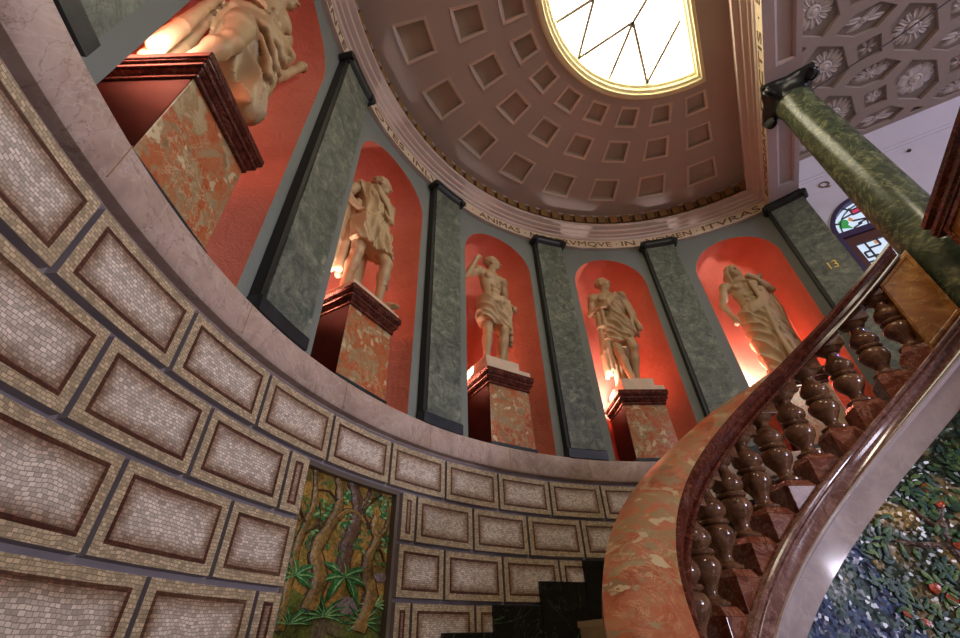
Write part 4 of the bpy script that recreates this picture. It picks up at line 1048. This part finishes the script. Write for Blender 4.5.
branch(g, f, [(.04, .05), (.06, .3), (.1, .5), (.1, .68), (.03, .88)], .055, .04, 3, .01, 4)
branch(g, f, [(.1, .6), (.17, .74), (.2, .89)], .02, .012, 3, .01, 4)
branch(g, f, [(.22, -.4), (.30, -.12), (.25, .05), (.24, .2), (.3, .38), (.26, .5), (.27, .62)], .058, .022, 2, .014, 4)
branch(g, f, [(.28, .38), (.36, .48), (.385, .62), (.36, .8)], .024, .01, 2, .012, 4)
branch(g, f, [(.3, .42), (.4, .45)], .014, .006, 2, .01, 4)
branch(g, f, [(.24, .48), (.16, .6), (.2, .72), (.3, .84)], .018, .008, 4, .01, 4)
branch(g, f, [(.25, .24), (.33, .3), (.38, .2)], .014, .006, 4, .01, 4)
branch(g, f, [(-.3, .4), (-.38, .55), (-.37, .7)], .012, .005, 4, .008, 4)
branch(g, f, [(-.3, .3), (-.2, .42), (-.22, .6)], .012, .005, 4, .008, 4)
for x, y, r in ((-.2, .55, .08), (-.24, .3, .09), (.02, .5, .07), (.32, .78, .09), (.36, .66, .07), (.36, .38, .08), (.28, .24, .07), (.12, .32, .06), (-.02, .72, .06), (.2, .66, .05)):
    for q in range(16): leaf(g, f, x+rr.gauss(0, r*.5), y+rr.gauss(0, r*.5), rr.uniform(0, 6.28), rr.uniform(.035, .06), .012, rr.choice([6, 6, 7]), .006)
def fern(x, y, n, L, w, mi, spread=2.6, up=math.pi/2):
    for k in range(n):
        a = up+spread*(k/(n-1)-.5); leaf(g, f, x, y, a, L*rr.uniform(.8, 1.1), w, mi, .008, .35*(1 if a < up else -1)*-1)
        leaf(g, f, x, y, a, L*.75, w*.25, 7, .011, .35*(1 if a < up else -1)*-1)
fern(.07, 0.02, 7, .24, .036, 6, 4.6); fern(-.3, -.02, 7, .19, .03, 6, 3.6)
fern(-.05, -.3, 9, .2, .016, 6, 3.0); fern(-.28, -.36, 7, .17, .014, 6, 2.4); fern(.25, -.34, 9, .17, .013, 6, 3.4); fern(.33, -.2, 8, .14, .01, 7, 3.2)
for x, y, r, mi in ((-.17, -.22, .06, 5), (.12, -.2, .1, 5), (.36, 0.05, .06, 5), (-.3, -.2, .12, 1), (.1, -.36, .12, 1)): blob(g, f, [(x+r*math.cos(a)*rr.uniform(.7, 1.1), y+r*.8*math.sin(a)*rr.uniform(.7, 1.1)) for a in np.linspace(0, 6.28, 11)[:-1]], mi, .006)
g.build('picture', ['moss', 'shade', 'trunk', 'trunkdark', 'bark', 'stonegrey', 'frond', 'frondlight'], FP, recalc=False)
g = MB()
for a0, a1, z0, z1 in ((143.45, 143.95, -.56, .2665), (157.2, 157.6, -.56, .2665)): g.arc([(1.0115, z0), (1.0115, z1), (1.03, z1), (1.03, z0)], a0, a1, 1)
g.arc([(1.0115, .2605), (1.0115, .269), (1.03, .269), (1.03, .2605)], 143.45, 157.6, 12)
g.build('border', 'border', FP)

# ------------------------------------------------------------------ inner drum below the stair string, with the orange grove
RI = .47
OG = thing('orange_grove_mosaic', Vector(P(RI, 75, -.56)), 'dark orange-grove mosaic with fruit and blue ground under the stair string', 'mosaic')
g = MB()
for i in range(90):
    a0, a1 = 46+1.6*i, 46+1.6*(i+1)
    for q in range(8):
        f0, f1 = q/8, (q+1)/8
        t0, t1 = .131+zst(a0), .131+zst(a1)
        za = lambda t, ff: -.56+(t+.56)*ff
        if t0 < -.555: continue
        zm = za(t0, f0)
        blue = a0 > 89+2*math.sin(q*1.3+a0*.2) and zm < .09 or zm < -.03
        g.quad(P(RI, a0, za(t0, f0)), P(RI, a1, za(t1, f0)), P(RI, a1, za(t1, f1)), P(RI, a0, za(t0, f1)), 1 if blue else 0)
f = onarc(RI-.001, 70)
rr = random.Random(21)
def room_at(x, y, m_): return y/S+m_ < .131+zst(70-math.degrees(x/S/RI))
for pts_, w0, w1 in (([(-.1, -1.2), (-.16, -.2), (-.12, .2), (-.14, .42), (-.06, .6)], .035, .014), ([(-.12, .36), (-.26, .37), (-.4, .40)], .016, .008), ([(-.13, .42), (-.2, .52), (-.22, .6)], .014, .007), ([(-.1, .3), (.04, .42), (.14, .5)], .02, .01)):
    branch(g, f, pts_, w0, w1, 2, .004, 2)
def put_leaf(x, y, a, kinds, h=None):
    L_ = rr.uniform(.04, .07)
    if room_at(x+L_*math.cos(a), y+L_*math.sin(a), .004) and room_at(x, y, .006): leaf(g, f, x, y, a, L_, rr.uniform(.009, .015), rr.choice(kinds), h or rr.uniform(.002, .006), rr.uniform(-.25, .25))
oranges = [(-.08, .57), (-.09, .66), (-.34, .17), (-.29, .12), (-.54, .07), (-.48, .02), (-.11, .36), (.1, .5), (.3, .4), (.45, .55), (-.02, .2)]
cen = [(rr.uniform(-.62, .7), rr.uniform(-.3, 1.2)) for _ in range(230)]
cen = [c for c in cen if room_at(c[0], c[1], .012) and c[0] > -.66+.25*abs(c[1]) and min(math.hypot(c[0]-x, c[1]-y) for x, y in oranges) > .035]
for cx_, cy_ in cen:
    hang = rr.uniform(0, 6.28); kinds = rr.choice([[3, 3, 4], [4, 4, 3], [5, 5, 3], [4, 5, 3]])
    for q in range(rr.randint(5, 9)): put_leaf(cx_+rr.gauss(0, .03), cy_+rr.gauss(0, .03), hang+rr.gauss(0, .8), kinds)
for x, y in oranges:
    if not room_at(x, y, .012): continue
    r_ = rr.uniform(.022, .028); blob(g, f, [(x+r_*math.cos(a), y+r_*.95*math.sin(a)) for a in np.linspace(0, 6.28, 13)[:-1]], 6, .010)
    for q in range(2):
        a = rr.uniform(0, 6.28); put_leaf(x+.028*math.cos(a), y+.028*math.sin(a), a+rr.uniform(1.7, 2.8), [3, 4], .012)
g.build('picture', ['orchard', 'bluefield', 'trunkdark', 'leafdark', 'leafmid', 'leafblue', 'orange'], OG, recalc=False)

# ------------------------------------------------------------------ stair balustrade
A_END = 196
bl = thing('stair_balustrade', Vector(P(.5, 120, -.4)), 'marble stair balustrade with broad orange handrail and fat brown balusters rising to the right', 'balustrade')
g = MB()
# profile runs: inner lower bead, moulded dark inner face, broad veined top, outer side, underside
rp = [(.474, .4085), (.4655, .4085), (.4625, .4115), (.4645, .4155), (.470, .417), (.4705, .421), (.4675, .424), (.4675, .432), (.464, .436), (.4625, .444), (.4645, .4515), (.468, .4545), (.480, .4640), (.497, .4725), (.515, .4765), (.532, .4765), (.544, .4725), (.5465, .464), (.544, .42), (.53, .4085)]
rm = [1]*11+[0]*6+[0, 0, 1]
def crown(th):
    q = min(1, max(0, (th-78)/30)); q = q*q*(3-2*q)
    return [(r, z if i < 11 or i > 17 else (.4525-.012*(1-q)*(r-.468)/.078)+(z-.4545)*q) for i, (r, z) in enumerate(rp)]
g.loft([[P(r, th, z+zst(th)) for r, z in crown(th)] for th in np.linspace(49.0, A_END, 171)], rm)
g.build('handrail', ['breccia_rail', 'redmould'], bl, smooth=math.radians(28))
g = MB()
g.arc([(.545, .186), (.545, .2315), (.4665, .2315), (.4635, .229), (.4635, .2255), (.4665, .2235), (.467, .2205), (.4640, .2185), (.4640, .2155), (.468, .213), (.470, .207), (.4685, .194), (.4665, .1905), (.4690, .186)], 44, A_END, 150, 0, zst)
g.build('string_moulding', 'stringmould', bl, smooth=math.radians(28))
g = MB()
g.arc([(.4665, .1895), (.4635, .1885), (.4635, .1845), (.4675, .182), (.470, .178), (.470, .131), (.4735, .128), (.535, .128), (.535, .1895)], 44, A_END, 150, 0, zst)
g.build('string_band', 'string', bl, smooth=math.radians(28))
# balusters: turned shaft with a sloping die and abacus
RB = .5045
def prism_sloped(g, hw, z0, z1, s0, s1, mi=0, hw2=None):
    # square block across the slope; local x = along the run (up the stair), y = radial
    k = SLOPE*math.degrees(1/RB); hw2 = hw if hw2 is None else hw2
    pts = []
    for h, z, s in ((hw, z0, s0), (hw2, z1, s1)):
        for x, y in ((-h, -h), (h, -h), (h, h), (-h, h)): pts.append((x*S, y*S, (z+s*x*k)*S))
    g.hexa(pts, mi)
prof = [(.0125, .048), (.0235, .050), (.0245, .054), (.0205, .057), (.0135, .061), (.0118, .066), (.0135, .073), (.0185, .081), (.0245, .0895), (.0275, .098), (.0272, .105), (.0235, .1115), (.0185, .1145), (.0235, .1165), (.0250, .1195), (.0235, .1225), (.0180, .1245), (.0195, .127), (.0245, .1315), (.0268, .138), (.0255, .1455), (.0205, .153), (.0150, .160), (.0122, .167), (.0128, .172), (.0185, .1755), (.0225, .181), (.0235, .1835), (.0255, .185), (.0255, .187)]
def make_baluster(th):
    b = bpy.data.objects.new('baluster', None); C.objects.link(b); b.parent = bl
    g = MB(); g.lathe([(r*S, z*.97*S) for r, z in prof], 28); o = g.build('turned_shaft', 'baluster', b, smooth=math.radians(40), local=True)
    g = MB(); prism_sloped(g, .0290, -.016, .036, 1, 0); prism_sloped(g, .0290, .036, .048, 0, 0, 0, .0225); o2 = g.build('die', 'die', b, local=True, bevel=.004)
    g = MB(); prism_sloped(g, .0260, .179, .202, 0, 1); g.build('abacus', 'baluster', b, local=True, bevel=.004)
    return b
def place(b, th):
    b.location = Vector(P(RB, th, .2195+zst(th)))-Vector(bl.location); b.rotation_euler = (0, 0, math.radians(th)-math.pi/2)
b0 = make_baluster(0); first = True
th = 65.15
ths = [57.7]+[65.15+7.98*k for k in range(16)]
for th in ths:
    if first: b = b0; first = False
    else:
        b = b0.copy(); C.objects.link(b); b.parent = bl
        for ch in list(b0.children):
            c_ = ch.copy(); C.objects.link(c_); c_.parent = b
    place(b, th)
# end pier beside the column
g = MB(); g.arc([(.474, .222), (.474, .412), (.5375, .412), (.5375, .222)], 46.9, 56.1, 6, 0, zst)
pr_ = g.build('end_pier', 'ochre', bl, bevel=.004)
g = MB()
for a0, a1, z0, z1 in ((47.3, 55.8, .398, .406), (47.3, 55.8, .238, .246), (47.3, 47.9, .246, .398), (55.2, 55.8, .246, .398)):
    g.arc([(.4715, z0), (.4715, z1), (.4745, z1), (.4745, z0)], a0, a1, 5, 0, zst)
g.build('panel_moulding', 'ochre', bl, bevel=.003)

# ------------------------------------------------------------------ landing balustrade between the columns
lb = thing('landing_balustrade', Vector(N(.185, 0, HLT)), 'dark moulded rail and ochre pier overhead at the right edge', 'balustrade')
g = MB()
cp = [(.150, .640), (.150, .646), (.146, .649), (.146, .657), (.150, .660), (.150, .667), (.143, .671), (.143, .682), (.148, .688), (.222, .688), (.227, .682), (.227, .671), (.22, .667), (.22, .64)]
g.linear(cp, -.405, .408); g.build('rail', 'redmould', lb)
for t0, t1 in ((.25, .388), (-.40, -.26)):
    g = MB(); g.boxN(.157, .213, t0, t1, HLT+.02, .642); g.build('pier', 'ochre', lb, bevel=.004)
    g = MB()
    for a, b, z0, z1 in ((t0+.005, t1-.005, .628, .640), (t0+.005, t1-.005, .46, .472), (t0+.005, t0+.017, .472, .628), (t1-.017, t1-.005, .472, .628)): g.boxN(.1525, .158, a, b, z0, z1)
    g.build('panel_moulding', 'die', lb, bevel=.003)
g = MB(); g.boxN(.148, .222, -.405, .405, HLT, HLT+.022); g.build('plinth', 'redmould', lb, bevel=.004)
for k in range(7):
    b = b0.copy(); C.objects.link(b); b.parent = lb; b.rotation_euler = (0, 0, 0)
    for ch in list(b0.children):
        if ch.name.startswith('turned'):
            c_ = ch.copy(); C.objects.link(c_); c_.parent = b; 
    b.location = Vector(N(.185, -.22+.0735*k, HLT+.0))-Vector(lb.location); b.scale = (1, 1, 1.08)

# ------------------------------------------------------------------ light
w = bpy.data.worlds.new('World'); bpy.context.scene.world = w; w.use_nodes = True
bg = w.node_tree.nodes['Background']; bg.inputs[0].default_value = (.62, .60, .78, 1); bg.inputs[1].default_value = .34
def lamp(kind, name, loc, energy, col, size=.2, target=None, **kw):
    l = bpy.data.lights.new(name, kind); l.energy = energy; l.color = col
    if kind == 'AREA': l.size = size
    else: l.shadow_soft_size = size
    for k, v in kw.items(): setattr(l, k, v)
    o = bpy.data.objects.new(name, l); C.objects.link(o); o.location = loc
    if target is not None: o.rotation_euler = (Vector(target)-Vector(loc)).to_track_quat('-Z', 'Y').to_euler()
    return o
for i, c in enumerate(NIC[:5]):
    L = nloc(c); p0 = (-.108, 1.07, .71) if i == 4 else (-.088, 1.088, .708)
    lamp('SPOT', 'niche_lamp', L(*p0), 34 if i == 4 else 66, (1.0, .88, .9), .025, L(p0[0]-.25, p0[1]+.72, p0[2]+.64), spot_size=math.radians(128), spot_blend=.12)
lamp('AREA', 'window_daylight', N(1.9, .0, 1.1), 150, (.80, .76, 1.0), 2.2, N(.0, 0, .5))
lamp('AREA', 'entrance_daylight', N(1.7, -.05, .08), 190, (.86, .81, 1.0), 1.3, N(-.4, .1, .1))
lamp('AREA', 'warm_fill', N(.45, -.55, 1.3), 36, (1.0, .86, .66), .5, N(-.5, .3, .4))  # unseen fill, added to light the statues warmly from the front
lamp('SPOT', 'blue_lamp', N(.22, .74, .74), 90, (.06, .1, 1.0), .04, P(.5, 70, .36), spot_size=math.radians(30), spot_blend=.3)

# ------------------------------------------------------------------ camera
p, r = .6541006, -.0417
p = math.radians(37.477966); r = math.radians(-2.390247)
fw = Vector((0, math.cos(p), math.sin(p))); rt = Vector((1, 0, 0)); up = Vector((0, -math.sin(p), math.cos(p)))
r2 = math.cos(r)*rt+math.sin(r)*up; u2 = -math.sin(r)*rt+math.cos(r)*up
cam = bpy.data.cameras.new('camera'); co = bpy.data.objects.new('camera', cam); C.objects.link(co)
cam.sensor_width = 36; cam.lens = 427.9105/960*36; cam.clip_start = .05
m = Matrix((r2, u2, -fw)).transposed().to_4x4(); m.translation = Vector((-AX[0]*S, -AX[1]*S, Z0*S)); co.matrix_world = m
sc = bpy.context.scene; sc.camera = co
sc.view_settings.view_transform = 'Standard'; sc.view_settings.look = 'None'; sc.view_settings.exposure = .16; sc.view_settings.gamma = 1
